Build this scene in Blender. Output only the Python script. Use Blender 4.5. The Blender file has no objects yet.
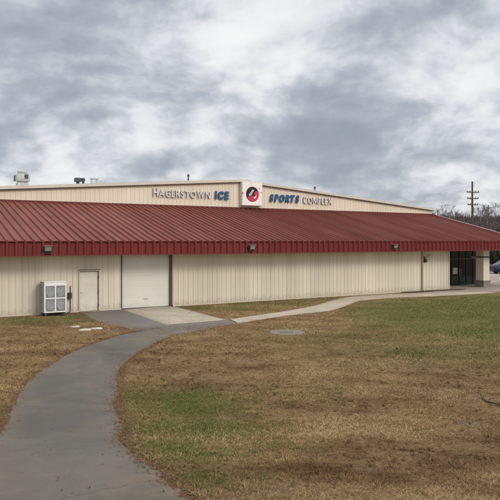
import bpy, bmesh, math, random
import numpy as np
from mathutils import Vector, Matrix

random.seed(7); RNG = np.random.default_rng(11)
SC = bpy.context.scene
COL = SC.collection
R = math.radians

# ------------------------------------------------------------------ site survey
H = 3.6                       # eye height above the yard
F = 610.0                     # focal length of the photograph in its own pixels
U0, V0 = 250.0, 241.0
ROT = math.atan2(610.0, 995.0)            # direction of the long wall
EX, EY = math.cos(ROT), math.sin(ROT)
OX, OY = -11.84, 28.9                     # building origin (front wall plane)

def gz(y):
    """yard level: flat by the building, a grassy bank rising towards the viewer"""
    t = np.clip(np.asarray(y, float) / 17.0, 0.0, 1.0)
    return 1.9 * (1 - t) ** 2

def ground(u, v):
    k = (v - V0) / F
    lo, hi = 0.0, 4000.0
    for _ in range(60):
        m = 0.5 * (lo + hi)
        if (H - float(gz(m))) > k * m: lo = m
        else: hi = m
    return ((u - U0) / F * lo, lo)

def BL(s, t, z=0.0):
    return Vector((OX + EX * s - EY * t, OY + EY * s + EX * t, z))
def s_at(u, t):
    k = (u - U0) / F
    return (EY * t - OX + k * (OY + EX * t)) / (EX - k * EY)
def z_at(u, v, t):
    s = s_at(u, t)
    return H + (V0 - v) * (OY + EY * s + EX * t) / F

# ------------------------------------------------------------------ helpers
def tag(o, label=None, cat=None, group=None, kind=None):
    if label: o['label'] = label
    if cat: o['category'] = cat
    if group: o['group'] = group
    if kind: o['kind'] = kind
    return o

def empty(name, loc=(0, 0, 0), rz=0.0):
    o = bpy.data.objects.new(name, None); COL.objects.link(o)
    o.location = loc; o.rotation_euler = (0, 0, rz); o.empty_display_size = 0.3
    return o

class MB:
    def __init__(self): self.v = []; self.f = []
    def quad(self, a, b, c, d):
        n = len(self.v); self.v += [tuple(a), tuple(b), tuple(c), tuple(d)]; self.f.append((n, n+1, n+2, n+3)); return self
    def box(self, x0, x1, y0, y1, z0, z1):
        n = len(self.v)
        self.v += [(x0,y0,z0),(x1,y0,z0),(x1,y1,z0),(x0,y1,z0),(x0,y0,z1),(x1,y0,z1),(x1,y1,z1),(x0,y1,z1)]
        for q in ((0,3,2,1),(4,5,6,7),(0,1,5,4),(1,2,6,5),(2,3,7,6),(3,0,4,7)): self.f.append(tuple(n+i for i in q))
        return self
    def prism(self, poly, axis, a, b):
        """poly of 2-D points extruded along axis ('x','y' or 'z') from a to b"""
        n = len(self.v); k = len(poly)
        def p(q, w):
            return {'x': (w, q[0], q[1]), 'y': (q[0], w, q[1]), 'z': (q[0], q[1], w)}[axis]
        self.v += [p(q, a) for q in poly] + [p(q, b) for q in poly]
        self.f.append(tuple(n+i for i in range(k))[::-1]); self.f.append(tuple(n+k+i for i in range(k)))
        for i in range(k): self.f.append((n+i, n+(i+1) % k, n+k+(i+1) % k, n+k+i))
        return self
    def tube(self, pts, r, n=8, caps=True):
        pts = [Vector(p) for p in pts]; rs = r if isinstance(r, (list, tuple)) else [r]*len(pts)
        b0 = len(self.v); prev = None
        for i, p in enumerate(pts):
            d = (pts[min(i+1, len(pts)-1)] - pts[max(i-1, 0)]).normalized()
            if prev is None:
                a = d.orthogonal().normalized()
            else:
                a = (prev - d*prev.dot(d)).normalized()
            prev = a; b = d.cross(a)
            for k in range(n):
                q = p + (a*math.cos(2*math.pi*k/n) + b*math.sin(2*math.pi*k/n))*rs[i]
                self.v.append(tuple(q))
        for i in range(len(pts)-1):
            for k in range(n):
                self.f.append((b0+i*n+k, b0+i*n+(k+1) % n, b0+(i+1)*n+(k+1) % n, b0+(i+1)*n+k))
        if caps:
            self.f.append(tuple(b0+k for k in range(n))[::-1]); self.f.append(tuple(b0+(len(pts)-1)*n+k for k in range(n)))
        return self
    def lathe(self, prof, c=(0,0,0), n=24):
        b0 = len(self.v)
        for (r, z) in prof:
            for k in range(n):
                a = 2*math.pi*k/n; self.v.append((c[0]+r*math.cos(a), c[1]+r*math.sin(a), c[2]+z))
        for i in range(len(prof)-1):
            for k in range(n):
                self.f.append((b0+i*n+k, b0+i*n+(k+1) % n, b0+(i+1)*n+(k+1) % n, b0+(i+1)*n+k))
        self.f.append(tuple(b0+k for k in range(n))[::-1]); self.f.append(tuple(b0+(len(prof)-1)*n+k for k in range(n)))
        return self
    def build(self, name, m, parent=None, bevel=0, smooth=False, loc=None):
        me = bpy.data.meshes.new(name); me.from_pydata(self.v, [], self.f); me.update()
        o = bpy.data.objects.new(name, me); COL.objects.link(o); me.materials.append(m)
        if smooth:
            for p in me.polygons: p.use_smooth = True
        if parent is not None: o.parent = parent
        if loc is not None: o.location = loc
        if bevel:
            b = o.modifiers.new('bevel', 'BEVEL'); b.width = bevel; b.segments = 2; b.limit_method = 'ANGLE'; b.angle_limit = R(40)
        return o

def copy_tree(o, parent=None):
    c = o.copy(); COL.objects.link(c); c.parent = parent
    for ch in list(o.children): copy_tree(ch, c)
    return c

# ------------------------------------------------------------------ materials
def mat(name, col, rough=0.6, var=0.12, scale=6.0, bump=0.0, bscale=60.0, spec=0.4, metal=0.0, stretch=None, dirt=None, dirt_amt=0.0, panel=0.0, splash=0.0):
    m = bpy.data.materials.new(name); m.use_nodes = True
    nt = m.node_tree; N = nt.nodes; L = nt.links; N.clear()
    out = N.new('ShaderNodeOutputMaterial'); p = N.new('ShaderNodeBsdfPrincipled'); L.new(p.outputs[0], out.inputs[0])
    tc = N.new('ShaderNodeTexCoord'); mp = N.new('ShaderNodeMapping'); L.new(tc.outputs['Object'], mp.inputs[0])
    if stretch: mp.inputs['Scale'].default_value = stretch
    nz = N.new('ShaderNodeTexNoise'); nz.inputs['Scale'].default_value = scale; nz.inputs['Detail'].default_value = 6
    L.new(mp.outputs[0], nz.inputs['Vector'])
    cr = N.new('ShaderNodeValToRGB')
    cr.color_ramp.elements[0].position = 0.3; cr.color_ramp.elements[1].position = 0.7
    cr.color_ramp.elements[0].color = tuple(c*(1-var) for c in col) + (1,)
    cr.color_ramp.elements[1].color = tuple(min(1, c*(1+var)) for c in col) + (1,)
    L.new(nz.outputs['Fac'], cr.inputs[0]); colout = cr.outputs[0]
    if dirt:
        n2 = N.new('ShaderNodeTexNoise'); n2.inputs['Scale'].default_value = scale*0.33; n2.inputs['Detail'].default_value = 8
        n2.inputs['Roughness'].default_value = 0.65
        L.new(mp.outputs[0], n2.inputs['Vector'])
        mr = N.new('ShaderNodeMapRange'); mr.inputs[1].default_value = 0.48; mr.inputs[2].default_value = 0.75
        mr.inputs[4].default_value = dirt_amt; L.new(n2.outputs['Fac'], mr.inputs[0])
        mx = N.new('ShaderNodeMix'); mx.data_type = 'RGBA'; L.new(mr.outputs[0], mx.inputs[0])
        L.new(colout, mx.inputs[6]); mx.inputs[7].default_value = tuple(dirt) + (1,); colout = mx.outputs[2]
    if panel or splash:
        sx_ = N.new('ShaderNodeSeparateXYZ'); L.new(tc.outputs['Object'], sx_.inputs[0])
    if panel:
        dv = N.new('ShaderNodeMath'); dv.operation = 'DIVIDE'; L.new(sx_.outputs[0], dv.inputs[0]); dv.inputs[1].default_value = panel
        fl_ = N.new('ShaderNodeMath'); fl_.operation = 'FLOOR'; L.new(dv.outputs[0], fl_.inputs[0])
        wn = N.new('ShaderNodeTexWhiteNoise'); wn.noise_dimensions = '1D'; L.new(fl_.outputs[0], wn.inputs['W'])
        pm = N.new('ShaderNodeMapRange'); pm.inputs[3].default_value = 0.93; pm.inputs[4].default_value = 1.06; L.new(wn.outputs['Value'], pm.inputs[0])
        vs = N.new('ShaderNodeVectorMath'); vs.operation = 'SCALE'; L.new(colout, vs.inputs[0]); L.new(pm.outputs[0], vs.inputs['Scale']); colout = vs.outputs[0]
    if splash:
        ns = N.new('ShaderNodeTexNoise'); ns.inputs['Scale'].default_value = 5; ns.inputs['Detail'].default_value = 7; L.new(tc.outputs['Object'], ns.inputs['Vector'])
        za = N.new('ShaderNodeMath'); za.operation = 'MULTIPLY_ADD'; L.new(ns.outputs['Fac'], za.inputs[0]); za.inputs[1].default_value = -0.75; L.new(sx_.outputs[2], za.inputs[2])
        zm = N.new('ShaderNodeMapRange'); zm.inputs[1].default_value = -0.38; zm.inputs[2].default_value = 0.02; zm.inputs[3].default_value = splash; zm.inputs[4].default_value = 0.0; L.new(za.outputs[0], zm.inputs[0])
        ms = N.new('ShaderNodeMix'); ms.data_type = 'RGBA'; L.new(zm.outputs[0], ms.inputs[0]); L.new(colout, ms.inputs[6]); ms.inputs[7].default_value = (0.26, 0.18, 0.11, 1); colout = ms.outputs[2]
    L.new(colout, p.inputs['Base Color'])
    p.inputs['Roughness'].default_value = rough; p.inputs['Specular IOR Level'].default_value = spec; p.inputs['Metallic'].default_value = metal
    if bump:
        nb = N.new('ShaderNodeTexNoise'); nb.inputs['Scale'].default_value = bscale; nb.inputs['Detail'].default_value = 5
        L.new(tc.outputs['Object'], nb.inputs['Vector'])
        bp = N.new('ShaderNodeBump'); bp.inputs['Strength'].default_value = bump; bp.inputs['Distance'].default_value = 0.02
        L.new(nb.outputs['Fac'], bp.inputs['Height']); L.new(bp.outputs[0], p.inputs['Normal'])
    return m

M = {}
M['wall'] = mat('tan_steel_siding', (0.675, 0.61, 0.505), 0.5, 0.05, 1.2, stretch=(2.2, 2.2, 0.22), dirt=(0.50, 0.44, 0.33), dirt_amt=0.3, spec=0.3, panel=0.915, splash=0.4)
M['gable'] = mat('cream_steel_siding', (0.73, 0.64, 0.51), 0.5, 0.05, 1.0, stretch=(2, 2, 0.3), dirt=(0.5, 0.40, 0.28), dirt_amt=0.25, spec=0.3)
M['trim'] = mat('tan_trim', (0.58, 0.50, 0.40), 0.45, 0.05, 2.0)
M['brown'] = mat('brown_trim', (0.10, 0.075, 0.058), 0.5, 0.1, 3.0)
M['spout'] = mat('weathered_tan_downspout', (0.36, 0.30, 0.23), 0.5, 0.08, 2.0)
M['rake'] = mat('rake_trim_paint', (0.58, 0.53, 0.45), 0.45, 0.06, 2.0)
M['roof'] = mat('red_steel_roof', (0.172, 0.042, 0.030), 0.55, 0.14, 0.9, stretch=(2.2, 0.3, 1), dirt=(0.24, 0.085, 0.060), dirt_amt=0.75, spec=0.28, panel=0.8)
M['fascia'] = mat('red_steel_fascia', (0.155, 0.021, 0.018), 0.5, 0.12, 1.5, stretch=(2, 1, 0.4), dirt=(0.11, 0.024, 0.02), dirt_amt=0.7, spec=0.25, panel=0.8)
M['redtrim'] = mat('dark_red_trim', (0.13, 0.022, 0.020), 0.5, 0.1, 2.0)
M['rinkroof'] = mat('pale_rink_roof', (0.5, 0.48, 0.44), 0.5, 0.08, 0.5)
M['soffit'] = mat('soffit_panel', (0.50, 0.45, 0.38), 0.6, 0.04, 2.0)
M['door'] = mat('painted_steel_door', (0.72, 0.68, 0.59), 0.45, 0.035, 1.5, dirt=(0.50, 0.43, 0.33), dirt_amt=0.5, splash=0.35)
M['rollup'] = mat('white_sectional_door', (0.68, 0.67, 0.60), 0.45, 0.03, 1.2, stretch=(1, 1, 0.5), dirt=(0.58, 0.56, 0.49), dirt_amt=0.4, splash=0.15)
M['seal'] = mat('black_rubber_seal', (0.02, 0.02, 0.02), 0.8)
M['white'] = mat('white_enamel', (0.78, 0.77, 0.74), 0.4, 0.04, 4.0)
M['signwhite'] = mat('white_sign_face', (0.80, 0.78, 0.76), 0.3, 0.03, 2.0)
M['letterwhite'] = mat('white_letter_face', (0.66, 0.64, 0.64), 0.4, 0.04, 3.0)
M['letterside'] = mat('bronze_letter_return', (0.10, 0.065, 0.055), 0.5)
M['letterblue'] = mat('blue_letter_face', (0.018, 0.095, 0.225), 0.35, 0.06, 3.0)
M['navy'] = mat('navy_letter_return', (0.015, 0.03, 0.07), 0.4)
M['signred'] = mat('sign_red', (0.55, 0.035, 0.07), 0.35, 0.05)
M['signblack'] = mat('sign_black', (0.012, 0.010, 0.010), 0.35, 0.05)
M['bronze'] = mat('dark_bronze_metal', (0.045, 0.036, 0.030), 0.45, 0.1, 8)
M['lens'] = mat('prismatic_lamp_glass', (0.26, 0.29, 0.24), 0.15, 0.15, 25, spec=0.6)
M['coil'] = mat('grey_coil_fins', (0.36, 0.375, 0.38), 0.45, 0.25, 9, spec=0.5)
M['guard'] = mat('pale_fan_guard', (0.46, 0.48, 0.48), 0.5, 0.1, 14)
M['fandark'] = mat('dark_fan_opening', (0.25, 0.26, 0.27), 0.6, 0.3, 6)
M['steel'] = mat('galvanised_steel', (0.40, 0.41, 0.41), 0.38, 0.12, 7, metal=0.6)
M['darksteel'] = mat('dark_grey_steel', (0.06, 0.06, 0.065), 0.5, 0.15, 7)
M['greyhood'] = mat('weathered_grey_hood', (0.44, 0.45, 0.43), 0.5, 0.12, 5)
M['glass'] = mat('dark_storefront_glass', (0.008, 0.012, 0.016), 0.03, 0.2, 1.0, spec=0.3)
M['blackframe'] = mat('black_aluminium_frame', (0.02, 0.02, 0.022), 0.4)
M['column'] = mat('cream_stucco_column', (0.66, 0.58, 0.47), 0.8, 0.05, 3.0, bump=0.2)
M['stone'] = mat('grey_stone_plinth', (0.20, 0.18, 0.16), 0.8, 0.25, 7.0, bump=0.5, bscale=18)
M['slab'] = mat('bleached_stone', (0.50, 0.47, 0.40), 0.85, 0.3, 12.0, bump=0.4)
M['cover'] = mat('grey_concrete_cover', (0.20, 0.175, 0.145), 0.85, 0.2, 5.0, bump=0.3, dirt=(0.15, 0.10, 0.06), dirt_amt=0.9)
M['bark'] = mat('grey_bark', (0.10, 0.083, 0.075), 0.9, 0.2, 4)
M['twig'] = mat('purple_grey_twigs', (0.105, 0.085, 0.080), 0.9, 0.2, 2)
M['wood'] = mat('weathered_pole_wood', (0.075, 0.062, 0.055), 0.85, 0.2, 5)
M['woods'] = mat('winter_woodland', (0.105, 0.090, 0.094), 0.95, 0.35, 0.06)  # distance haze put into the colour as a lighter tone
M['ever'] = mat('evergreen_leaves', (0.030, 0.045, 0.025), 0.7, 0.35, 1.5)
M['hill'] = mat('leaf_strewn_hill', (0.060, 0.058, 0.048), 0.95, 0.3, 0.03)
M['asphalt_far'] = mat('parking_asphalt', (0.085, 0.085, 0.088), 0.9, 0.15, 0.6, bump=0.2)
M['kerb'] = mat('concrete_kerb', (0.42, 0.40, 0.36), 0.8, 0.1, 3)
M['mulch'] = mat('brown_bark_mulch', (0.085, 0.052, 0.035), 0.95, 0.4, 14, bump=1.0, bscale=35)
M['carblue'] = mat('dark_blue_car_paint', (0.006, 0.012, 0.05), 0.2, 0.03, 2, spec=0.6)
M['tyre'] = mat('tyre_rubber', (0.02, 0.02, 0.02), 0.85)
M['redlamp'] = mat('red_tail_lens', (0.35, 0.01, 0.01), 0.2)
M['stick'] = mat('dark_wet_wood', (0.050, 0.035, 0.024), 0.85, 0.3, 15, bump=0.4)
M['reflection'] = mat('pale_reflection_panel', (0.5, 0.5, 0.48), 0.6)  # pale tone stands in for reflections in the storefront glass

def ground_mat(name, blades=False):
    m = bpy.data.materials.new(name); m.use_nodes = True
    nt = m.node_tree; N = nt.nodes; L = nt.links; N.clear()
    out = N.new('ShaderNodeOutputMaterial'); p = N.new('ShaderNodeBsdfPrincipled'); L.new(p.outputs[0], out.inputs[0])
    p.inputs['Roughness'].default_value = 0.95; p.inputs['Specular IOR Level'].default_value = 0.15
    if blades:
        at = N.new('ShaderNodeAttribute'); at.attribute_name = 'tint'; L.new(at.outputs['Color'], p.inputs['Base Color'])
        return m
    tc = N.new('ShaderNodeTexCoord')
    def noise(s, d=6, r=0.6, warp=0.0):
        n = N.new('ShaderNodeTexNoise'); n.inputs['Scale'].default_value = s; n.inputs['Detail'].default_value = d
        n.inputs['Roughness'].default_value = r; n.inputs['Distortion'].default_value = warp
        L.new(tc.outputs['Object'], n.inputs['Vector']); return n.outputs['Fac']
    def ramp(f, stops):
        c = N.new('ShaderNodeValToRGB'); e = c.color_ramp.elements
        while len(e) < len(stops): e.new(0.5)
        for i, (q, cc) in enumerate(stops): e[i].position = q; e[i].color = tuple(cc) + (1,)
        L.new(f, c.inputs[0]); return c.outputs[0]
    def mix(f, a, b):
        x = N.new('ShaderNodeMix'); x.data_type = 'RGBA'
        if isinstance(f, float): x.inputs[0].default_value = f
        else: L.new(f, x.inputs[0])
        L.new(a, x.inputs[6]); L.new(b, x.inputs[7]); return x.outputs[2]
    def math_(op, a, b, clamp=True):
        x = N.new('ShaderNodeMath'); x.operation = op; x.use_clamp = clamp
        for i, q in enumerate((a, b)):
            if isinstance(q, (int, float)): x.inputs[i].default_value = q
            else: L.new(q, x.inputs[i])
        return x.outputs[0]
    at = N.new('ShaderNodeAttribute'); at.attribute_name = 'cover'
    sp = N.new('ShaderNodeSeparateColor'); L.new(at.outputs['Color'], sp.inputs[0])
    n_f = noise(9, 9, 0.72, 0.4); n_m = noise(0.9, 8, 0.66, 0.5); n_l = noise(0.28, 5, 0.55)
    straw = ramp(n_f, [(0.30, (0.095, 0.053, 0.023)), (0.47, (0.275, 0.172, 0.079)), (0.67, (0.43, 0.298, 0.158))])
    rust = ramp(n_f, [(0.30, (0.065, 0.033, 0.015)), (0.5, (0.17, 0.092, 0.040)), (0.7, (0.29, 0.172, 0.082))])
    green = ramp(n_f, [(0.30, (0.055, 0.060, 0.018)), (0.5, (0.130, 0.138, 0.038)), (0.7, (0.22, 0.21, 0.074))])
    bare = ramp(n_f, [(0.3, (0.16, 0.135, 0.11)), (0.7, (0.30, 0.27, 0.235))])
    c = mix(ramp(n_m, [(0.42, (0, 0, 0)), (0.62, (1, 1, 1))]), straw, rust)
    g = math_('ADD', sp.outputs[0], math_('MULTIPLY', math_('SUBTRACT', n_m, 0.5, False), 0.9, False))
    g = math_('MULTIPLY', g, math_('MULTIPLY', sp.outputs[0], 4.0))
    c = mix(g, c, green)
    b = math_('SUBTRACT', math_('ADD', sp.outputs[1], math_('MULTIPLY', math_('SUBTRACT', n_m, 0.5, False), 1.2, False)), 0.25)
    b = math_('MULTIPLY', b, math_('MULTIPLY', sp.outputs[1], 3.0))
    c = mix(b, c, bare)
    l = math_('MULTIPLY', sp.outputs[2], math_('ADD', n_f, 0.25))
    c = mix(l, c, rust)
    L.new(c, p.inputs['Base Color'])
    bp = N.new('ShaderNodeBump'); bp.inputs['Strength'].default_value = 0.9; bp.inputs['Distance'].default_value = 0.05
    hgt = math_('ADD', n_f, noise(45, 4, 0.7), False); L.new(hgt, bp.inputs['Height']); L.new(bp.outputs[0], p.inputs['Normal'])
    return m

def paving_mat(name, lo, hi, dust, dust_amt, speck=90.0, patch=0.35, crack=0.35):
    m = bpy.data.materials.new(name); m.use_nodes = True
    nt = m.node_tree; N = nt.nodes; L = nt.links; N.clear()
    out = N.new('ShaderNodeOutputMaterial'); p = N.new('ShaderNodeBsdfPrincipled'); L.new(p.outputs[0], out.inputs[0])
    p.inputs['Roughness'].default_value = 0.85; p.inputs['Specular IOR Level'].default_value = 0.3
    tc = N.new('ShaderNodeTexCoord')
    def noise(s, d=6, r=0.6, w=0.0):
        n = N.new('ShaderNodeTexNoise'); n.inputs['Scale'].default_value = s; n.inputs['Detail'].default_value = d
        n.inputs['Roughness'].default_value = r; n.inputs['Distortion'].default_value = w
        L.new(tc.outputs['Object'], n.inputs['Vector']); return n.outputs['Fac']
    def ramp(f, stops):
        c = N.new('ShaderNodeValToRGB'); e = c.color_ramp.elements
        while len(e) < len(stops): e.new(0.5)
        for i, (q, cc) in enumerate(stops): e[i].position = q; e[i].color = tuple(cc) + (1,)
        L.new(f, c.inputs[0]); return c.outputs[0]
    big = ramp(noise(patch, 8, 0.6, 0.8), [(0.32, lo), (0.68, hi)])
    sp = ramp(noise(speck, 3, 0.8), [(0.32, (0.60, 0.60, 0.60)), (0.68, (1.40, 1.38, 1.34))])
    mx = N.new('ShaderNodeMix'); mx.data_type = 'RGBA'; mx.blend_type = 'MULTIPLY'; mx.inputs[0].default_value = 0.8
    L.new(big, mx.inputs[6]); L.new(sp, mx.inputs[7])
    d = N.new('ShaderNodeMapRange'); d.inputs[1].default_value = 0.52; d.inputs[2].default_value = 0.74; d.inputs[4].default_value = dust_amt
    L.new(noise(0.9, 9, 0.68, 0.6), d.inputs[0])
    # edge grime stored per vertex (leaf dust gathered along the edges)
    at = N.new('ShaderNodeAttribute'); at.attribute_name = 'edge'
    em = N.new('ShaderNodeMath'); em.operation = 'MULTIPLY'; L.new(at.outputs['Fac'], em.inputs[0]); L.new(noise(3.5, 8, 0.7, 0.3), em.inputs[1])
    ad = N.new('ShaderNodeMath'); ad.operation = 'ADD'; ad.use_clamp = True; L.new(d.outputs[0], ad.inputs[0]); L.new(em.outputs[0], ad.inputs[1])
    vo = N.new('ShaderNodeTexVoronoi'); vo.feature = 'DISTANCE_TO_EDGE'; vo.inputs['Scale'].default_value = 0.55
    wv_ = N.new('ShaderNodeTexNoise'); wv_.inputs['Scale'].default_value = 2.2; wv_.inputs['Detail'].default_value = 6; L.new(tc.outputs['Object'], wv_.inputs['Vector'])
    wm = N.new('ShaderNodeMix'); wm.data_type = 'VECTOR'; wm.inputs[0].default_value = 0.35; L.new(tc.outputs['Object'], wm.inputs[4]); L.new(wv_.outputs['Color'], wm.inputs[5]); L.new(wm.outputs[1], vo.inputs['Vector'])
    ck = N.new('ShaderNodeMapRange'); ck.inputs[1].default_value = 0.002; ck.inputs[2].default_value = 0.010; ck.inputs[3].default_value = 1.0; ck.inputs[4].default_value = 0.0; L.new(vo.outputs['Distance'], ck.inputs[0])
    cm2 = N.new('ShaderNodeMath'); cm2.operation = 'MULTIPLY'; L.new(ck.outputs[0], cm2.inputs[0])
    cn = N.new('ShaderNodeMapRange'); cn.inputs[1].default_value = .45; cn.inputs[2].default_value = .6; cn.inputs[4].default_value = crack; L.new(noise(0.8, 4), cn.inputs[0]); L.new(cn.outputs[0], cm2.inputs[1])
    mk = N.new('ShaderNodeMix'); mk.data_type = 'RGBA'; L.new(cm2.outputs[0], mk.inputs[0]); L.new(mx.outputs[2], mk.inputs[6]); mk.inputs[7].default_value = (0.03, 0.026, 0.022, 1)
    m2 = N.new('ShaderNodeMix'); m2.data_type = 'RGBA'; L.new(ad.outputs[0], m2.inputs[0]); L.new(mk.outputs[2], m2.inputs[6]); m2.inputs[7].default_value = tuple(dust) + (1,)
    L.new(m2.outputs[2], p.inputs['Base Color'])
    bp = N.new('ShaderNodeBump'); bp.inputs['Strength'].default_value = 0.35; bp.inputs['Distance'].default_value = 0.01
    L.new(noise(speck*1.3, 3, 0.7), bp.inputs['Height']); L.new(bp.outputs[0], p.inputs['Normal'])
    return m

M['ground'] = ground_mat('winter_turf')
M['blade'] = ground_mat('grass_blades', True)
M['asphalt'] = paving_mat('aged_asphalt', (0.086, 0.077, 0.066), (0.140, 0.126, 0.107), (0.21, 0.155, 0.10), 0.6)
M['asphalt2'] = paving_mat('grey_asphalt', (0.118, 0.109, 0.098), (0.175, 0.163, 0.147), (0.19, 0.14, 0.095), 0.55)
M['concrete'] = paving_mat('tan_concrete', (0.36, 0.295, 0.225), (0.46, 0.39, 0.305), (0.23, 0.165, 0.11), 0.55, 60, 0.5)
M['apron'] = paving_mat('apron_concrete', (0.35, 0.30, 0.23), (0.45, 0.39, 0.31), (0.16, 0.12, 0.085), 0.6, 60, 0.5)
M['plaza'] = paving_mat('entrance_concrete', (0.27, 0.23, 0.19), (0.36, 0.31, 0.26), (0.18, 0.14, 0.11), 0.4, 60, 0.4)

# ------------------------------------------------------------------ ground masks
def pip(px, py, poly):
    c = np.zeros(px.shape, bool); n = len(poly); j = n-1
    for i in range(n):
        xi, yi = poly[i]; xj, yj = poly[j]
        if yi != yj:
            c ^= ((yi > py) != (yj > py)) & (px < (xj-xi)*(py-yi)/(yj-yi)+xi)
        j = i
    return c
G = lambda pts: [ground(u, v) for u, v in pts]

PATH_L = G([(-52, 560), (-34, 500), (-15, 450), (4, 420), (15, 398), (31, 377.6), (52, 362), (78, 349), (104, 339.5), (122, 334.5), (140, 331), (160, 328.2)])
PATH_R = G([(238, 560), (192, 500), (166, 476), (138, 456), (122, 438), (124, 425), (116, 408), (117.5, 394), (118, 376), (126, 362), (150, 345.5), (176, 334.5)])
WALK_U = G([(229, 319.3), (250, 316), (273, 312.6), (293, 309.4), (311, 306), (322, 303), (331, 300.4), (341, 298), (354, 296), (380, 294.5), (408, 293.2), (430, 291.9), (452, 290.4)])
WALK_D = G([(238, 323.4), (262, 319.7), (284, 316.3), (308, 313.6), (330, 311), (342, 307.8), (351, 304.5), (358, 301.6), (370, 300), (392, 298.2), (420, 297.0), (446, 295.9), (500, 292.9)])
APRON = G([(121.5, 310.2), (172.5, 305.8), (229, 320.2), (165, 325.2)])
UPPER = G([(83, 313), (94, 320), (117, 325.6), (130, 330), (150, 331.5), (176, 334.5), (200, 327), (240, 323.2), (229, 319.0), (172, 306), (120, 309.4)])
MANHOLE = ground(287, 332.2)

PAVED = [PATH_L + PATH_R[::-1], WALK_U + WALK_D[::-1], UPPER]
BFOOT = [tuple(BL(s, t)[:2]) for s, t in ((-2.7, 0.02), (31.3, 0.02), (31.3, 2.4), (38.5, 2.4), (38.5, 62), (-2.7, 62))]
PLAZA = [tuple(BL(31.25, 2.3)[:2])] + G([(436, 293.2), (500, 291.7), (640, 287.6)]) + [tuple(BL(s, t)[:2]) for s, t in ((60, 14), (39.0, 14), (39.0, 2.3))]
LAWN = G([(352, 304.5), (372, 301.3), (430, 297.3), (500, 293.2)]) + [(32, 42), (60, 42), (60, 18)] + G([(600, 352), (500, 343), (440, 337), (385, 329), (350, 316)])
GREEN_SPOTS = [((190, 405), 1.2, 1.6, 1.0), ((212, 428), 1.0, 1.0, .85), ((160, 425), 0.9, .9, .75), ((195, 455), .9, .7, .7), ((165, 445), .8, .7, .7), ((205, 480), .8, .5, .55), ((140, 395), .8, 1.2, .6), ((272, 445), .35, .22, .8), ((310, 448), .32, .22, .8), ((350, 300), 5, 2.2, .35),
               ((215, 309), 3.0, 1.3, .5), ((265, 304), 3.5, 1.3, .6), ((310, 300), 3.0, 1.2, .55), ((25, 321), 3.0, 1.4, .65), ((72, 317), 1.2, 1.0, .8), ((5, 412), .5, .5, .6), ((140, 400), .7, .8, .35),
               ((440, 350), 5, 2.2, .5), ((480, 358), 4, 2, .45), ((340, 338), 4, 3, .34), ((300, 395), 2.0, 1.2, .25)]
GREEN_SPOTS = [(ground(*c), rx, ry, a) for c, rx, ry, a in GREEN_SPOTS]
BARE_SPOTS = [((287, 333), 1.0, .9, .5), ((470, 424), .32, .4, .8), ((365, 470), .28, .22, .8), ((278, 490), .3, .15, .8), ((117, 408), .25, .3, .7), ((400, 362), 2.5, 1.2, .35), ((440, 350), 2, 1., .3), ((120, 331), 1.2, .8, .5), ((425, 480), .3, .2, .4)]
BARE_SPOTS = [(ground(*c), rx, ry, a) for c, rx, ry, a in BARE_SPOTS]
DARK_SPOTS = [((330, 472), 1.1, .5, .8), ((430, 468), .9, .5, .75), ((385, 445), .8, .5, .5), ((250, 478), .7, .4, .6), ((480, 445), .9, .5, .6), ((300, 405), 1.6, .5, .45), ((420, 400), 1.6, .5, .4), ((230, 368), 2.2, .6, .5), ((350, 372), 2.2, .6, .4), ((40, 352), 1.6, .8, .5)]
DARK_SPOTS = [(ground(*c), rx, ry, a) for c, rx, ry, a in DARK_SPOTS]
def spots(x, y, lst):
    o = np.zeros(x.shape)
    for (cx, cy), rx, ry, a in lst:
        o = np.maximum(o, a*np.exp(-(((x-cx)/rx)**2 + ((y-cy)/ry)**2)))
    return o
def cover(x, y, jit=12):
    g = np.zeros(x.shape)
    for _ in range(jit):
        g += pip(x + RNG.normal(0, 1.1, x.shape), y + RNG.normal(0, 1.9, x.shape), LAWN)
    g = np.maximum(g/jit*0.92, spots(x, y, GREEN_SPOTS))
    b = spots(x, y, BARE_SPOTS)
    l = np.zeros(x.shape)
    for poly in PAVED[:1]:
        k = np.zeros(x.shape)
        for _ in range(jit): k += pip(x + RNG.normal(0, 0.16, x.shape), y + RNG.normal(0, 0.2, x.shape), poly)
        l = np.maximum(l, np.minimum(1, 2*k/jit))
    return g, b, np.maximum(l, spots(x, y, DARK_SPOTS))

# ------------------------------------------------------------------ terrain
def axis(pts):
    o = []
    for a, b, st in pts: o += list(np.arange(a, b, st))
    return np.array(o + [pts[-1][1]])
gx = axis([(-1600, -200, 200), (-200, -40, 16), (-40, -14, 1.0), (-14, 14, 0.2), (14, 34, 0.5), (34, 60, 2), (60, 220, 16), (220, 1600, 200)])
gy = axis([(-300, -20, 40), (-20, 0, 2), (0, 5, 0.5), (5, 36, 0.2), (36, 60, 0.6), (60, 120, 6), (120, 400, 28), (400, 2200, 200)])
XX, YY = np.meshgrid(gx, gy)
ZZ = gz(YY)
nv = XX.size; nx = len(gx); ny = len(gy)
idx = np.arange(nv).reshape(ny, nx)
faces = np.stack([idx[:-1, :-1], idx[:-1, 1:], idx[1:, 1:], idx[1:, :-1]], -1).reshape(-1, 4)
def np_mesh(name, co, faces, m, attr=None, vals=None):
    me = bpy.data.meshes.new(name)
    k = faces.shape[1]
    me.vertices.add(len(co)); me.vertices.foreach_set('co', np.ascontiguousarray(co, np.float32).ravel())
    me.loops.add(faces.size); me.loops.foreach_set('vertex_index', np.ascontiguousarray(faces, np.int32).ravel())
    me.polygons.add(len(faces)); me.polygons.foreach_set('loop_start', np.arange(0, faces.size, k, dtype=np.int32))
    me.update(calc_edges=True); me.validate()
    if attr:
        a = me.attributes.new(attr, 'FLOAT_COLOR', 'POINT'); a.data.foreach_set('color', np.ascontiguousarray(vals, np.float32).ravel())
    me.materials.append(m)
    o = bpy.data.objects.new(name, me); COL.objects.link(o); return o
cg, cb, cl = cover(XX.ravel(), YY.ravel())
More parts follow.
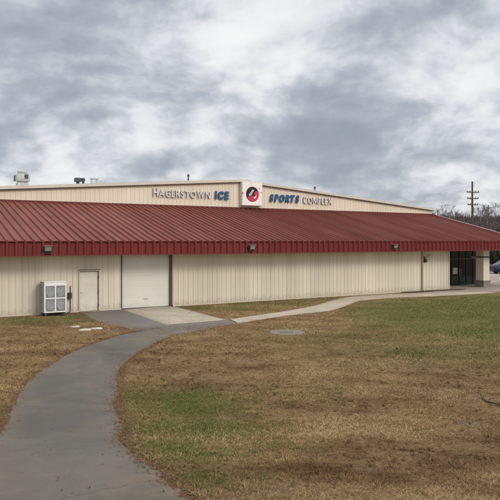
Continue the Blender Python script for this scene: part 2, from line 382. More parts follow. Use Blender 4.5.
gr = np_mesh('ground', np.stack([XX.ravel(), YY.ravel(), ZZ.ravel()], -1), faces, M['ground'], 'cover', np.stack([cg, cb, cl, np.ones(nv)], -1))
for p in gr.data.polygons: p.use_smooth = True
tag(gr, 'brown dormant winter turf with green patches in front of the building', 'ground', kind='structure')

def resample(pl, n):
    P = np.array(pl); d = np.r_[0, np.cumsum(np.hypot(*np.diff(P, axis=0).T))]
    # Catmull-Rom through the points for a smooth edge
    t = np.linspace(0, len(P)-1, n); o = []
    for q in t:
        i = min(int(q), len(P)-2); f = q-i
        p0, p1, p2, p3 = P[max(i-1, 0)], P[i], P[i+1], P[min(i+2, len(P)-1)]
        o.append(0.5*((2*p1)+(-p0+p2)*f+(2*p0-5*p1+4*p2-p3)*f*f+(-p0+3*p1-3*p2+p3)*f**3))
    return np.array(o)
def strip(name, A, B, n, m_, dz, mtl, wob=0.0, edgew=0.12, endgrime=0.0):
    a = resample(A, n); b = resample(B, n)
    if wob:
        def wv(k): 
            w = np.zeros(n); x = np.arange(n)
            for fr, am in ((0.9, .5), (0.37, .8), (0.13, 1.0), (0.06, 1.0)): w += am*np.sin(x*fr*2+RNG.uniform(0, 6))
            return w*wob/2.0 + RNG.normal(0, wob*0.35, n)
        d = (b-a)/np.linalg.norm(b-a, axis=1)[:, None]
        a = a + d*wv(0)[:, None]; b = b + d*wv(1)[:, None]
    t = np.linspace(0, 1, m_)
    P = a[:, None, :]*(1-t)[None, :, None] + b[:, None, :]*t[None, :, None]
    z = gz(P[..., 1]) + dz
    z[:, 0] -= dz+0.01; z[:, -1] -= dz+0.01
    W = np.linalg.norm(b-a, axis=1)[:, None]
    dist = np.minimum(t, 1-t)[None, :]*W
    e = np.exp(-dist/edgew)
    if endgrime:
        q = np.clip((np.linspace(0, 1, n)-1+endgrime)/endgrime*1.6, 0, 1); e = np.maximum(e, (q*.75)[:, None]*np.ones((1, m_)))
    ii = np.arange(n*m_).reshape(n, m_)
    fc = np.stack([ii[:-1, :-1], ii[1:, :-1], ii[1:, 1:], ii[:-1, 1:]], -1).reshape(-1, 4)
    co = np.concatenate([P.reshape(-1, 2), z.reshape(-1, 1)], 1)
    # make it face up
    p0, p1, p2 = co[fc[0, 0]], co[fc[0, 1]], co[fc[0, 2]]
    if np.cross(p1-p0, p2-p1)[2] < 0: fc = fc[:, ::-1]
    ev = np.repeat(e.reshape(-1, 1), 4, 1); ev[:, 3] = 1
    return np_mesh(name, co, fc, mtl, 'edge', ev)
upA = G([(82, 313.2), (92, 319.5), (105, 323.5), (118, 326), (128, 329.5), (140, 332), (158, 334), (176, 334.8)])
upB = G([(121, 309.2), (140, 307.6), (160, 306.2), (172, 306), (190, 310), (210, 315), (229, 319.2), (240, 323.2)])
tag(strip('asphalt_drive', upA, upB, 70, 24, 0.010, M['asphalt2'], 0.06, 0.9, 0.3), 'grey asphalt pad between the white door and the overhead door', 'driveway', kind='structure')
tag(strip('asphalt_path', PATH_L, PATH_R, 240, 16, 0.015, M['asphalt'], 0.09, 0.30, 0.16), 'curving grey asphalt path leading up to the overhead door', 'path', kind='structure')
tag(strip('concrete_walk', WALK_U, WALK_D, 140, 8, 0.022, M['concrete'], 0.03, 0.10), 'pale tan concrete walk winding to the entrance', 'walkway', kind='structure')
tag(strip('concrete_apron', [APRON[0], APRON[3]], [APRON[1], APRON[2]], 24, 24, 0.019, M['apron'], 0.0, 0.25), 'tan concrete apron in front of the overhead door', 'apron', kind='structure')
pz = MB(); pz.prism(PLAZA, 'z', -0.05, 0.027)
tag(pz.build('entrance_pavement', M['plaza']), 'concrete pavement under the entrance porch', 'pavement', kind='structure')
mu = MB(); mp_ = [BL(s, t)[:2] for s, t in ((26.2, -0.01), (26.6, -0.55), (29, -0.8), (31.6, -0.95), (32.3, -0.6), (31.5, -0.01))]
mu.prism(mp_, 'z', -0.05, 0.05); tag(mu.build('mulch_bed', M['mulch']), 'narrow dark mulch bed along the far end of the tan wall', 'mulch bed', kind='structure')

# parking lot behind the entrance, kerb in front of it
lot = MB(); lot.box(24, 90, 66, 92, -0.05, 0.012); tag(lot.build('parking_lot', M['asphalt_far']), 'dark asphalt parking lot beyond the entrance', 'parking lot', kind='structure')
kb = MB(); kb.box(22, 70, 62.2, 62.8, -0.1, 0.14); tag(kb.build('kerb', M['kerb'], bevel=0.02), 'pale concrete kerb at the parking lot edge', 'kerb', kind='structure')

# hill with woodland far behind
hx = np.linspace(-260, 520, 60); hy = np.linspace(190, 620, 30)
HX, HY = np.meshgrid(hx, hy)
def hz(x, y):
    r = np.clip((y-190)/150, 0, 1); r = r*r*(3-2*r)
    return (14.6 + 2.0*np.sin(x*0.016+1.1) + 1.1*np.sin(x*0.041))*r - 0.3
HZ = hz(HX, HY); ii = np.arange(HX.size).reshape(HX.shape)
fc = np.stack([ii[:-1, :-1], ii[:-1, 1:], ii[1:, 1:], ii[1:, :-1]], -1).reshape(-1, 4)
tag(np_mesh('hill', np.stack([HX.ravel(), HY.ravel(), HZ.ravel()], -1), fc, M['hill']), 'low dark hill rising behind the building', 'hill', kind='structure')
# the far wood: bare spiky crowns that read as one mass
nt_ = 3800; tx = RNG.uniform(40, 250, nt_); ty = 200 + 160*RNG.random(nt_)**1.3
th = RNG.uniform(3.4, 6.0, nt_); K = 34
bx = np.repeat(tx, K); by = np.repeat(ty, K); bh = np.repeat(th, K)
base = hz(bx, by); a = RNG.uniform(0, 2*np.pi, bx.size); le = RNG.uniform(.5, 1.0, bx.size)*bh*0.55
st = RNG.uniform(.15, .6, bx.size)*bh; sp_ = RNG.uniform(.1, .75, bx.size)
p0 = np.stack([bx, by, base+st], -1)
p1 = p0 + np.stack([np.cos(a)*sp_*le, np.sin(a)*sp_*le, le], -1)
w = np.stack([-np.sin(a), np.cos(a), np.zeros_like(a)], -1)*RNG.uniform(.03, .09, bx.size)[:, None]
tr = np.stack([np.array(tx), ty, hz(tx, ty)-.2], -1); tt = tr + np.stack([RNG.normal(0, .3, nt_), RNG.normal(0, .3, nt_), th*.85], -1)
tw = np.tile(np.array([[.16, 0, 0]]), (nt_, 1))
co = np.concatenate([np.stack([p0-w, p0+w, p1], 1).reshape(-1, 3), np.stack([tr-tw, tr+tw, tt], 1).reshape(-1, 3)])
tag(np_mesh('woodland', co, np.arange(len(co)).reshape(-1, 3), M['woods']), 'purple grey leafless wood covering the far hill', 'woodland', kind='stuff')

# ------------------------------------------------------------------ building
S0, S1, SW, TG, TB = -2.7, 38.5, 31.2, 8.2, 62.0
OV, ZF, PITCH = 1.2, 2.9, 0.255
SAP, ZAP, GP = 18.05, 8.13, 0.077
ztop = lambda s: ZAP - GP*abs(s-SAP)
zroof = lambda t: H + PITCH*(t+OV)
bld = empty('sports_building', (OX, OY, 0), ROT)
tag(bld, 'long tan metal sports hall with a deep red ribbed lean-to roof', 'building')

def rib_profile(s0, s1, pitch, base, top, h, phase=0.0, both=False):
    pts = [(s0, 0.0)]
    k = math.ceil((s0-phase)/pitch)
    while True:
        c = phase + k*pitch
        if c + base/2 >= s1: break
        if c - base/2 > s0:
            pts += [(c-base/2, 0), (c-top/2, h), (c+top/2, h), (c+base/2, 0)]
            m = c + pitch/2
            if both and m+0.03 < s1: pts += [(m-.03, 0), (m-.018, .008), (m+.018, .008), (m+.03, 0)]
        k += 1
    pts.append((s1, 0.0))
    return pts
def ribbed_wall(mb, s0, s1, z0, z1, t=0.0, pitch=0.305, base=0.085, top=0.03, h=0.034, side=-1, both=True):
    pr = rib_profile(s0, s1, pitch, base, top, h, 0.1, both)
    zt = z1 if callable(z1) else (lambda s: z1)
    n = len(mb.v)
    for (s, d) in pr: mb.v += [(s, t+side*d, z0), (s, t+side*d, zt(s))]
    for i in range(len(pr)-1): mb.f.append((n+2*i, n+2*i+2, n+2*i+3, n+2*i+1))

DO0, DO1, DOT = 3.77, 4.74, 2.06
RO0, RO1 = s_at(121.3, 0), s_at(170.6, 0)
w = MB()
ribbed_wall(w, S0, DO0-.05, 0.0, 2.93); ribbed_wall(w, DO0-.05, DO1+.05, DOT+.05, 2.93); ribbed_wall(w, DO1+.05, RO0-.012, 0, 2.93); ribbed_wall(w, RO1+.16, SW, 0, 2.93)
w.quad((SW, 0, 0), (SW, 2.3, 0), (SW, 2.3, 2.93), (SW, 0, 2.93))
w.quad((S0, TB, 0), (S0, 0, 0), (S0, 0, 2.93), (S0, TB, 2.93))
w.box(S1-.1, S1, 2.3, TB, 0, 2.93)
w.prism([(0, 2.93), (TG, 2.93), (TG, zroof(TG)-.06), (0, zroof(0)-.06)], 'x', S1-.1, S1)
w.prism([(0, 2.93), (TG, 2.93), (TG, zroof(TG)-.06), (0, zroof(0)-.06)], 'x', S0, S0+.1)
w.box(S0, S1, TB-.1, TB, 0, 6.4)
w.build('wall', M['wall'], bld)
# base flashing strip
bf = MB()
for a_, b_ in ((S0, DO0-.05), (DO1+.05, RO0-.012), (RO1+.16, SW)): bf.box(a_, b_, -.05, -.038, 0.0, 0.07)
bf.build('base_flashing', M['trim'], bld)
# corner trim at the end of the wall
ct = MB(); ct.box(SW-.11, SW+.012, -.048, .1, 0, 2.92); ct.build('corner_trim', M['trim'], bld)
gw = MB(); ribbed_wall(gw, S0, S1, 5.6, lambda s: ztop(s)-.05, TG, pitch=0.305, h=0.03)
gw.quad((S1, TG, 2.9), (S1, TB, 2.9), (S1, TB, ztop(S1)-.05), (S1, TG, ztop(S1)-.05))
gw.quad((S0, TB, 2.9), (S0, TG, 2.9), (S0, TG, ztop(S0)-.05), (S0, TB, ztop(S0)-.05))
gw.build('gable_wall', M['gable'], bld)
rr = MB()
for sa, sb in ((S0-.2, SAP), (SAP, S1+.2)):
    rr.prism([(sa, ztop(sa)-.03), (sb, ztop(sb)-.03), (sb, ztop(sb)+.03), (sa, ztop(sa)+.03)], 'y', TG-.16, TB)
rr.build('upper_roof', M['rinkroof'], bld)
rt = MB()
for sa, sb in ((S0-.2, SAP), (SAP, S1+.2)):
    rt.prism([(sa, ztop(sa)-.15), (sb, ztop(sb)-.15), (sb, ztop(sb)+.045), (sa, ztop(sa)+.045)], 'y', TG-.19, TG-.165)
rt.build('rake_board', M['rake'], bld)
rt2 = MB()
for sa, sb in ((S0-.2, SAP), (SAP, S1+.2)):
    rt2.prism([(sa, ztop(sa)-.20), (sb, ztop(sb)-.20), (sb, ztop(sb)-.155), (sa, ztop(sa)-.155)], 'y', TG-.16, TG-.04)
rt2.build('rake_gutter', M['brown'], bld)
# lower red roof: standing ribs running up the slope
RE = S1 + 0.3
pr = rib_profile(S0-.25, RE, 0.40, 0.11, 0.05, 0.085, 0.07)
rf = MB(); n0 = 0
sl = math.hypot(1, PITCH); nyv, nzv = -PITCH/sl, 1/sl
for (s, d) in pr:
    d = d*RNG.uniform(.93, 1.05)
    for t in (-OV-.07, TG-.005):
        rf.v.append((s, t+nyv*d, zroof(t)+nzv*d))
for i in range(len(pr)-1): rf.f.append((2*i, 2*i+2, 2*i+3, 2*i+1))
for i in range(len(pr)-3):
    if pr[i][1] == 0 and pr[i+1][1] > 0 and pr[i+2][1] > 0: rf.f.append((2*i, 2*i+2, 2*i+4, 2*i+6))   # closure at each rib end
roof = rf.build('red_roof', M['roof'], bld)
# screw-down end lap seams across the slope
fl = MB(); fl.box(S0-.25, RE, TG-.075, TG-.04, zroof(TG)-.12, zroof(TG)+.10); fl.build('roof_flashing', M['redtrim'], bld)
dk = MB(); dk.prism([(-OV, zroof(-OV)-.03), (TG, zroof(TG)-.03), (TG, zroof(TG)-.09), (-OV, zroof(-OV)-.09)], 'x', S0-.2, RE-.03); dk.build('roof_deck', M['redtrim'], bld)
rk = MB(); rk.prism([(-OV-.08, zroof(-OV)+.07), (TG, zroof(TG)+.07), (TG, zroof(TG)-.13), (-OV-.08, zroof(-OV)-.13)], 'x', RE-.02, RE+.03); rk.build('roof_rake_trim', M['rake'], bld)
fa = MB(); ribbed_wall(fa, S0-.25, RE, ZF+.02, H-.03, -OV, pitch=0.40, base=0.19, top=0.10, h=0.075, both=False)
n = len(fa.v)
fa.quad((RE, -OV, ZF), (RE, -OV+.06, ZF), (RE, -OV+.06, H-.05), (RE, -OV, H-.05))
fa.build('fascia', M['fascia'], bld)
fb = MB(); fb.box(S0-.25, RE, -OV-.08, -OV+.02, ZF-.02, ZF+.018); fb.box(S0-.25, RE, -OV-.09, -OV+.02, H-.028, H+.004); fb.build('fascia_trim', M['redtrim'], bld)
so = MB(); so.box(S0, SW, -OV+.03, .02, ZF+.01, ZF+.03); so.box(SW, RE-.05, -OV+.03, 2.35, ZF+.01, ZF+.03); so.build('soffit', M['soffit'], bld)
# end fascia of the porch
ef = MB(); ef.prism([(-OV+.06, ZF), (2.3, ZF), (2.3, zroof(2.3)-.14), (-OV+.06, zroof(-OV)-.14)], 'x', RE-.08, RE-.03); ef.build('porch_end_fascia', M['fascia'], bld)

# personnel door
df = MB(); df.box(DO0-.055, DO0, -.07, .06, 0.02, DOT+.055); df.box(DO1, DO1+.055, -.07, .06, 0.02, DOT+.055); df.box(DO0, DO1, -.07, .06, DOT, DOT+.055)
dr = MB(); dr.box(DO0+.006, DO1-.006, .03, .075, .035, DOT-.008)
door = dr.build('door', M['door'], bld, bevel=.004)
df.build('door_frame', M['trim'], door)
dg = MB(); dg.box(DO1-.024, DO1-.002, -.005, .028, .03, DOT-.01); dg.box(DO0+.002, DO1-.026, -.005, .028, DOT-.028, DOT-.002); dg.build('door_shade_strip', M['brown'], door)  # dark strips painted in for shade on the right jamb and head
dh = MB(); dh.tube([(DO0+.09, .03, 1.0), (DO0+.09, -.035, 1.0)], .012); dh.tube([(DO0+.09, -.035, 1.0), (DO0+.20, -.04, .995)], .011); dh.lathe([(.03, -.004), (.03, .004)], (DO0+.09, .024, 1.0), 12)
dh.build('handle', M['steel'], door)
for z in (.3, 1.0, 1.75):
    hg = MB(); hg.box(DO1-.03, DO1+.012, -.075, -.071, z-.05, z+.05); hg.build('hinge', M['brown'], door)
dd = MB(); dd.box(DO0-.06, DO1+.06, -.115, -.072, DOT+.06, DOT+.085); dd.build('drip_cap', M['brown'], door)
th_ = MB(); th_.box(DO0, DO1, -.09, .1, 0.0, .03); th_.build('threshold', M['steel'], door)
kp = MB(); kp.box(DO0+.06, DO1-.06, .024, .0295, .06, .26); kp.build('kick_plate', M['door'], door)

# overhead sectional door
ZR = 2.88
od = MB()
k = 5
for i in range(k):
    z0 = .04 + i*(ZR-.04)/k; z1 = .04 + (i+1)*(ZR-.04)/k
    od.box(RO0+.03, RO1-.03, .12, .16, z0, z1-.002)
    for q in (.25, .75): od.box(RO0+.03, RO1-.03, .117, .121, z0+(z1-z0)*q-.010, z0+(z1-z0)*q+.010)
ovd = od.build('overhead_door', M['rollup'], bld, bevel=.003)
bs = MB(); bs.box(RO0+.02, RO1-.02, .11, .165, .0, .038); bs.build('bottom_seal', M['seal'], ovd)
ha = MB(); ha.tube([((RO0+RO1)/2-.12, .115, .5), ((RO0+RO1)/2-.12, .08, .5), ((RO0+RO1)/2+.12, .08, .5), ((RO0+RO1)/2+.12, .115, .5)], .012); ha.build('lift_handle', M['steel'], ovd)
for j0, j1 in ((RO0-.012, RO0+.028), (RO1-.028, RO1+.06)):
    jb = MB(); jb.box(j0, j1, -.055, .24, 0, ZR+.04); jb.build('door_jamb', M['brown'], ovd)
ds = MB(); ds.box(RO1+.065, RO1+.165, -.125, -.045, .12, 2.9); ds.prism([(-.125, .12), (-.045, .12), (-.2, .0), (-.27, .03)], 'x', RO1+.065, RO1+.165)
ds.build('downspout', M['trim'], bld, bevel=.008)
hd = MB(); hd.box(RO0+.03, RO1-.03, -.04, .12, ZR+.002, ZR+.045); hd.build('door_header', M['brown'], ovd)

# downspout near the far end of the wall
sd = s_at(422.6, -.1)
d2 = MB(); d2.box(sd-.05, sd+.05, -.13, -.05, .15, 2.9); d2.prism([(-.13, .15), (-.05, .15), (-.22, .02), (-.29, .05)], 'x', sd-.05, sd+.05); d2.build('downspout', M['spout'], bld, bevel=.008)

# porch storefront
sf = MB(); T1 = 2.3
mull = [SW+.02, 32.2, 33.2, 34.15, 35.1, 35.95, 36.8, 37.65, 38.38]
for s in mull: sf.box(s-.04, s+.04, T1-.05, T1+.07, .03, 2.9)
for z in (.06, 2.16, 2.86):
    for a_, b_ in zip(mull[:-1], mull[1:]): sf.box(a_+.04, b_-.04, T1-.05, T1+.07, z-.05, z+.05)
for a_, b_ in ((mull[0], mull[1]), (mull[1], mull[2]), (mull[6], mull[7]), (mull[7], mull[8])): sf.box(a_+.04, b_-.04, T1-.03, T1+.05, .85, .92)
stf = sf.build('storefront', M['blackframe'], bld)
gl = MB()
for a_, b_ in zip(mull[:-1], mull[1:]):
    for z0, z1 in ((.11, 2.11), (2.21, 2.81)): gl.box(a_+.045, b_-.045, T1, T1+.012, z0, z1)
gl.build('glass', M['glass'], stf)
for a_, s_ in ((mull[3], .86), (mull[4], .12)):
    b = MB(); b.tube([(a_+s_-.02, T1-.02, .85), (a_+s_-.02, T1-.11, .85), (a_+s_-.02, T1-.11, 1.35), (a_+s_-.02, T1-.02, 1.35)], .017); b.build('door_pull', M['steel'], stf)
nt2 = MB(); nt2.box(34.32, 34.86, T1-.022, T1-.016, .95, 1.45); nt2.build('reflection_panel', M['reflection'], stf)  # pale panels added on the glass in place of reflections
nt3 = MB(); nt3.box(32.45, 33.0, T1-.022, T1-.016, .75, 1.25); nt3.build('reflection_panel', M['reflection'], stf)
def column(s):
    c = MB(); c.box(s, s+.72, .0, .72, .5, 2.9); co_ = c.build('porch_column', M['column'], bld, bevel=.015)
    b = MB(); b.box(s-.045, s+.765, -.045, .765, .0, .47); b.box(s-.075, s+.795, -.075, .795, .47, .53); b.build('plinth', M['stone'], co_, bevel=.012)
    b = MB(); b.box(s-.018, s+.738, -.018, .738, 2.30, 2.42); b.build('band', M['brown'], co_)
column(35.1)
lb = MB(); lb.box(34.05, 35.08, .3, .42, 2.31, 2.41); lb.build('porch_beam', M['brown'], bld)

# ------------------------------------------------------------------ sign lettering
def letters(word, s0, s1, z0, hgt, face, side, label, group, shear=0.0, bold=0.012, first=1.0, depth=.07):
    root = empty('sign_lettering', BL(s0, TG-.06, z0), ROT); tag(root, label, 'sign', group)
    mats_ = []
    x = 0.0
    for i, ch in enumerate(word):
        cu = bpy.data.curves.new('letter', 'FONT'); cu.body = ch; cu.size = 1.0; cu.extrude = .03; cu.offset = bold; cu.shear = shear; cu.resolution_u = 4
        ob = bpy.data.objects.new('letter_source', cu); COL.objects.link(ob)
        bpy.context.view_layer.update()
        me = bpy.data.meshes.new_from_object(ob.evaluated_get(bpy.context.evaluated_depsgraph_get()))
        bpy.data.objects.remove(ob); bpy.data.curves.remove(cu)
        if ch == 'M':
            mm = MB(); o_ = [(0, 0), (.11, 0), (.11, .50), (.36, .12), (.46, .12), (.71, .50), (.71, 0), (.82, 0), (.82, .72), (.71, .72), (.41, .27), (.11, .72), (0, .72)]
            mm.prism(o_, 'z', -.03, .03); me = bpy.data.meshes.new('letter'); me.from_pydata(mm.v, [], mm.f); me.update()
        xs = [v.co.x for v in me.vertices]; ys = [v.co.y for v in me.vertices]
        mats_.append([me, x, min(xs), max(xs), min(ys), max(ys)])
        x += (max(xs)-min(xs)) + .13
    tot = x - .13; kx = (s1-s0)/tot
    for i, (me, xo, a0, a1, b0, b1) in enumerate(mats_):
        kh = hgt*(first if i == 0 else 1.0)/(b1-b0)
        for v in me.vertices:
            X, Y, Z = v.co
            v.co = ((X-a0+xo)*kx, -depth/2 - Z/0.03*depth/2 - .01, (Y-b0)*kh)
        me.name = 'letter'; me.materials.clear(); me.materials.append(face); me.materials.append(side); me.update()
        for p in me.polygons: p.material_index = 0 if p.normal.y < -.7 else 1
        o = bpy.data.objects.new('letter', me); COL.objects.link(o); o.parent = root
    return root
zb = 6.62
sg = lambda u: s_at(u, TG-.1)
letters('HAGERSTOWN', sg(153.2), sg(210.3), zb+.02, .50, M['letterwhite'], M['letterside'], 'raised white letters reading HAGERSTOWN on the upper gable wall', None, first=1.15)
letters('ICE', sg(214.8), sg(228.8), zb, .60, M['letterblue'], M['navy'], 'bold blue letters reading ICE left of the white square logo sign', None, shear=.08, bold=.065)
letters('SPORTS', sg(269.6), sg(299.2), zb-.03, .60, M['letterblue'], M['navy'], 'bold slanted blue letters reading SPORTS right of the white logo sign', None, shear=.22, bold=.06)
letters('COMPLEX', sg(303.2), sg(332), zb-.05, .50, M['letterwhite'], M['letterside'], 'raised white letters reading COMPLEX at the right end of the sign', None, first=1.15)

# square logo sign
LS0, LS1 = sg(240.0), sg(260.6); LW = LS1-LS0; LZ0 = 6.22; LH = 1.80
lg = empty('logo_sign', BL(LS0, TG-.06, LZ0), ROT); tag(lg, 'square white box sign with a round black and red emblem under the roof peak', 'sign')
b = MB(); b.box(0, LW, -.32, -.0, 0, LH); b.build('sign_cabinet', M['rake'], lg, bevel=.02)
b = MB(); b.box(.05, LW-.05, -.326, -.322, .05, LH-.05); b.build('sign_face', M['signwhite'], lg)
def disc(cx, cz, r, y, m, name, a0=0, a1=360, n=40, rx=None):
    mb = MB(); pts = [(cx+(rx or r)*math.cos(R(a0+(a1-a0)*i/n)), cz+r*math.sin(R(a0+(a1-a0)*i/n))) for i in range(n if a1-a0 == 360 else n+1)]
    mb.prism(pts, 'y', y, y+.003); return mb.build(name, m, lg)
cx, cz, rad = LW*.50, LH*.48, .54
disc(cx, cz, rad+.03, -.331, M['signred'], 'emblem_rim')
disc(cx, cz, rad, -.335, M['signblack'], 'emblem_disc')
def blob(pts, y, m, name):
    mb = MB(); P = resample(pts+[pts[0]], 40)[:-1]; mb.prism([(cx+p[0]*rad, cz+p[1]*rad) for p in P], 'y', y, y+.003); return mb.build(name, m, lg)
blob([(.98, .05), (.80, .52), (.45, .30), (.20, .10), (.45, -.15), (.10, -.25), (-.55, -.35), (-.80, -.50), (-.40, -.88), (.10, -.97), (.60, -.76), (.90, -.40)], -.339, M['signred'], 'emblem_swoosh')
blob([(-.62, -.05), (-.25, .30), (-.10, .62), (.18, .60), (.22, .40), (.02, .28), (-.05, .0), (-.30, -.22), (-.5, -.25)], -.343, M['greyhood'], 'emblem_figure')
blob([(.15, -.45), (.45, -.30), (.62, -.05), (.55, -.42), (.3, -.6)], -.343, M['signwhite'], 'emblem_highlight')
for (px, pz_, r_) in ((-1.55, .12, .09), (1.42, .28, .07), (1.15, .85, .06), (-.2, 1.42, .04)):
    mb = MB(); mb.prism([(cx+rad*(px+r_*math.cos(q)*1.2), cz+rad*(pz_+r_*1.8*math.sin(q))) for q in np.linspace(0, 2*math.pi, 13)[:-1]], 'y', -.331, -.328); mb.build('red_mark', M['signred'], lg)

# ------------------------------------------------------------------ lamps on the fascia
def flood(u, label):
    t = -OV-.085; s = s_at(u, t)
    root = empty('wall_light', BL(s, t, 2.98), ROT); tag(root, label, 'wall light', 'floodlights along the red fascia')
    root.scale = (.85, .85, .85)
    b = MB(); b.box(-.20, .20, -.03, .0, .04, .46); b.build('back_plate', M['bronze'], root)
    b = MB(); b.prism([(-.03, .10), (-.16, .17), (-.26, .40), (-.24, .45), (-.03, .45)], 'x', -.215, .215); b.build('housing', M['bronze'], root, bevel=.012)
    b = MB(); b.prism([(-.172, .172), (-.180, .175), (-.268, .378), (-.262, .382)], 'x', -.175, .175); b.build('lens', M['lens'], root)
    b = MB(); b.box(-.215, .215, -.285, -.03, .452, .468); b.build('visor', M['greyhood'], root)
    return root
flood(47.3, 'bronze floodlight on the red fascia above the white cooling unit')
flood(251, 'bronze floodlight on the red fascia below the square logo sign')
flood(394, 'bronze floodlight on the red fascia nearest the porch entrance')
# small lamp over the overhead door
t = .0; s = s_at(142.5, -.15)
lp = empty('door_lamp', BL(s, -.12, 2.9), ROT); tag(lp, 'small white lamp hanging from the soffit over the overhead door', 'lamp')
b = MB(); b.lathe([(.05, 0), (.05, -.03), (.03, -.04)], n=14); b.build('base', M['white'], lp)
b = MB(); b.lathe([(.03, -.04), (.065, -.07), (.06, -.12), (.02, -.14)], n=14); b.build('globe', M['white'], lp, smooth=True)
# bracketed camera near far downspout
s = s_at(425.0, -.1)
cm = empty('security_camera', BL(s, -.045, 2.42), ROT); tag(cm, 'small dark security camera on a bracket beside the far downspout', 'camera')
b = MB(); b.box(-.07, .07, -.03, 0, -.07, .07); b.build('wall_plate', M['bronze'], cm)
b = MB(); b.tube([(0, -.03, 0), (.05, -.22, .03), (.20, -.32, .12)], .022); b.build('arm', M['greyhood'], cm)
b = MB(); b.prism([(-.42, .06), (-.24, .10), (-.24, .22), (-.42, .18)], 'x', .12, .52); b.build('housing', M['greyhood'], cm, bevel=.015)
b = MB(); b.prism([(-.2, -.32), (-.02, -.36), (-.02, -.1), (-.16, -.08)], 'x', -.10, .12); b.build('junction_box', M['bronze'], cm, bevel=.01)

# ------------------------------------------------------------------ cooling unit
cu_t = -1.02; cs0 = s_at(44.2, cu_t); CW = s_at(66.6, cu_t)-cs0; CD = .80; CB = .17; CT = 1.62
cu = empty('cooling_unit', BL(cs0, cu_t, 0), ROT); tag(cu, 'white outdoor cooling unit with four grey panels on legs by the tan wall', 'cooling unit')
b = MB(); b.box(.03, CW-.03, .03, CD-.02, CB+.02, CT-.03); b.build('casing', M['coil'], cu)
b = MB()
fr = .065
for x0 in (0, CW/2-fr/2+.0, CW-fr): b.box(x0, x0+fr, -.0, .028, CB, CT)
for z0 in (CB, (CB+CT-.10)/2-.02, CT-.17):
    h_ = .055 if z0 < CT-.2 else .17
    b.box(fr, CW/2-fr/2, .002, .028, z0, z0+h_); b.box(CW/2+fr/2, CW-fr, .002, .028, z0, z0+h_)
b.build('frame', M['white'], cu, bevel=.005)
b = MB(); b.box(-.015, CW+.015, -.015, CD+.01, CT+.002, CT+.045); b.build('lid', M['white'], cu, bevel=.008)
zc = [(CB+.055, (CB+CT-.10)/2-.02), ((CB+CT-.10)/2+.035, CT-.17)]
for (a_, c_) in ((fr, CW/2-fr/2), (CW/2+fr/2, CW-fr)):
    for (z0, z1) in zc:
        b = MB(); nn = 18
        for i in range(nn):
            z = z0 + (z1-z0)*i/nn; b.prism([(.022, z+.004), (.008, z+(z1-z0)/nn*.55), (.022, z+(z1-z0)/nn*.7)], 'x', a_+.003, c_-.003)
        pn = b.build('panel', M['coil'], cu)
        mx_, mz_ = (a_+c_)/2, (z0+z1)/2
        b = MB(); b.prism([(mx_+.17*math.cos(q), mz_+.22*math.sin(q)) for q in np.linspace(0, 2*math.pi, 25)[:-1]], 'y', .005, .012)
        b.build('fan_opening', M['fandark'], pn)
        b = MB()
        for rr_ in (.172, .115, .055):
            b.tube([(mx_+rr_*math.cos(q), .0, mz_+rr_*1.28*math.sin(q)) for q in np.linspace(0, 2*math.pi, 25)], .007, 5, False)
        for q in np.linspace(.3, .3+2*math.pi, 7)[:-1]: b.tube([(mx_, .0, mz_), (mx_+.178*math.cos(q), .0, mz_+.178*1.28*math.sin(q))], .006, 5)
        b.build('fan_guard', M['guard'], pn)
b = MB()
for y0 in (0.0, CD-.05): b.box(-.002, .03, y0+.03, y0+.07, CB, CT)
for z0 in (CB, (CB+CT)/2, CT-.1): b.box(-.003, .028, .072, CD-.03, z0, z0+.05)
for i in range(14): b.box(.0, .027, .072, CD-.03, CB+.1+i*.09, CB+.115+i*.09)
b.build('side_louvre', M['coil'], cu)
for x0 in (.04, CW-.11):
    for y0 in (.03, CD-.11):
        b = MB(); b.box(x0, x0+.07, y0, y0+.07, .035, CB+.0); b.box(x0-.03, x0+.10, y0-.03, y0+.10, .0, .035); b.build('leg', M['darksteel'], cu)
b = MB(); b.box(.0, CW, .30, .42, .06, CB-.002); b.build('skid_beam', M['darksteel'], cu)
# electrical conduit with disconnect on the wall
s = s_at(70, -.05)
ec = empty('electrical_conduit', BL(s, -.045, 0), ROT); tag(ec, 'thin grey conduit with a dark switch box beside the cooling unit', 'conduit')
b = MB(); b.tube([(.02, -.03, 1.35), (.02, -.03, .12), (-.02, -.06, .05), (-.25, -.45, .05)], .02); b.build('pipe', M['darksteel'], ec)
b = MB(); b.box(-.12, .06, -.14, -.0, .72, 1.02); b.build('switch_box', M['bronze'], ec, bevel=.01)

# ------------------------------------------------------------------ roof equipment
def on_roof(name, u, t, label, cat, group=None):
    s = s_at(u, t); o = empty(name, BL(s, t, ztop(s)+.03), ROT); return tag(o, label, cat, group)
ef_ = on_roof('exhaust_fan', 22.3, TG+2.6, 'big pale grey exhaust fan hood at the left end of the roof', 'exhaust fan')
b = MB(); b.box(-.36, .36, -.36, .36, -.05, .28); b.build('roof_curb', M['greyhood'], ef_, bevel=.02)
b = MB(); b.lathe([(.30, .28), (.36, .32), (.50, .36), (.52, .50), (.47, .66), (.30, .72)], n=20); b.build('hood', M['greyhood'], ef_)
b = MB(); b.lathe([(.28, .722), (.34, .76), (.33, .84), (.20, .88)], n=16); b.build('motor_cap', M['greyhood'], ef_)
b = MB(); b.box(.06, .30, -.56, -.50, .46, .66); b.build('fan_opening', M['darksteel'], ef_)
b = MB(); b.box(-.56, -.50, -.1, .1, .34, .62); b.build('bracket', M['darksteel'], ef_)
ef_.scale = (.92, .92, 1.35)
va = on_roof('roof_vent', 77.8, TG+2.6, 'dark wide squat vent on the roof edge, left of a pair', 'roof vent', 'dark vents on the roof edge')
b = MB(); b.tube([(0, 0, -.05), (0, 0, .24)], .11, 14); b.build('pipe', M['darksteel'], va)
b = MB(); b.box(-.21, .21, -.2, .2, .22, .40); b.build('cap', M['darksteel'], va, bevel=.03); va.scale = (1, 1, 1.55)
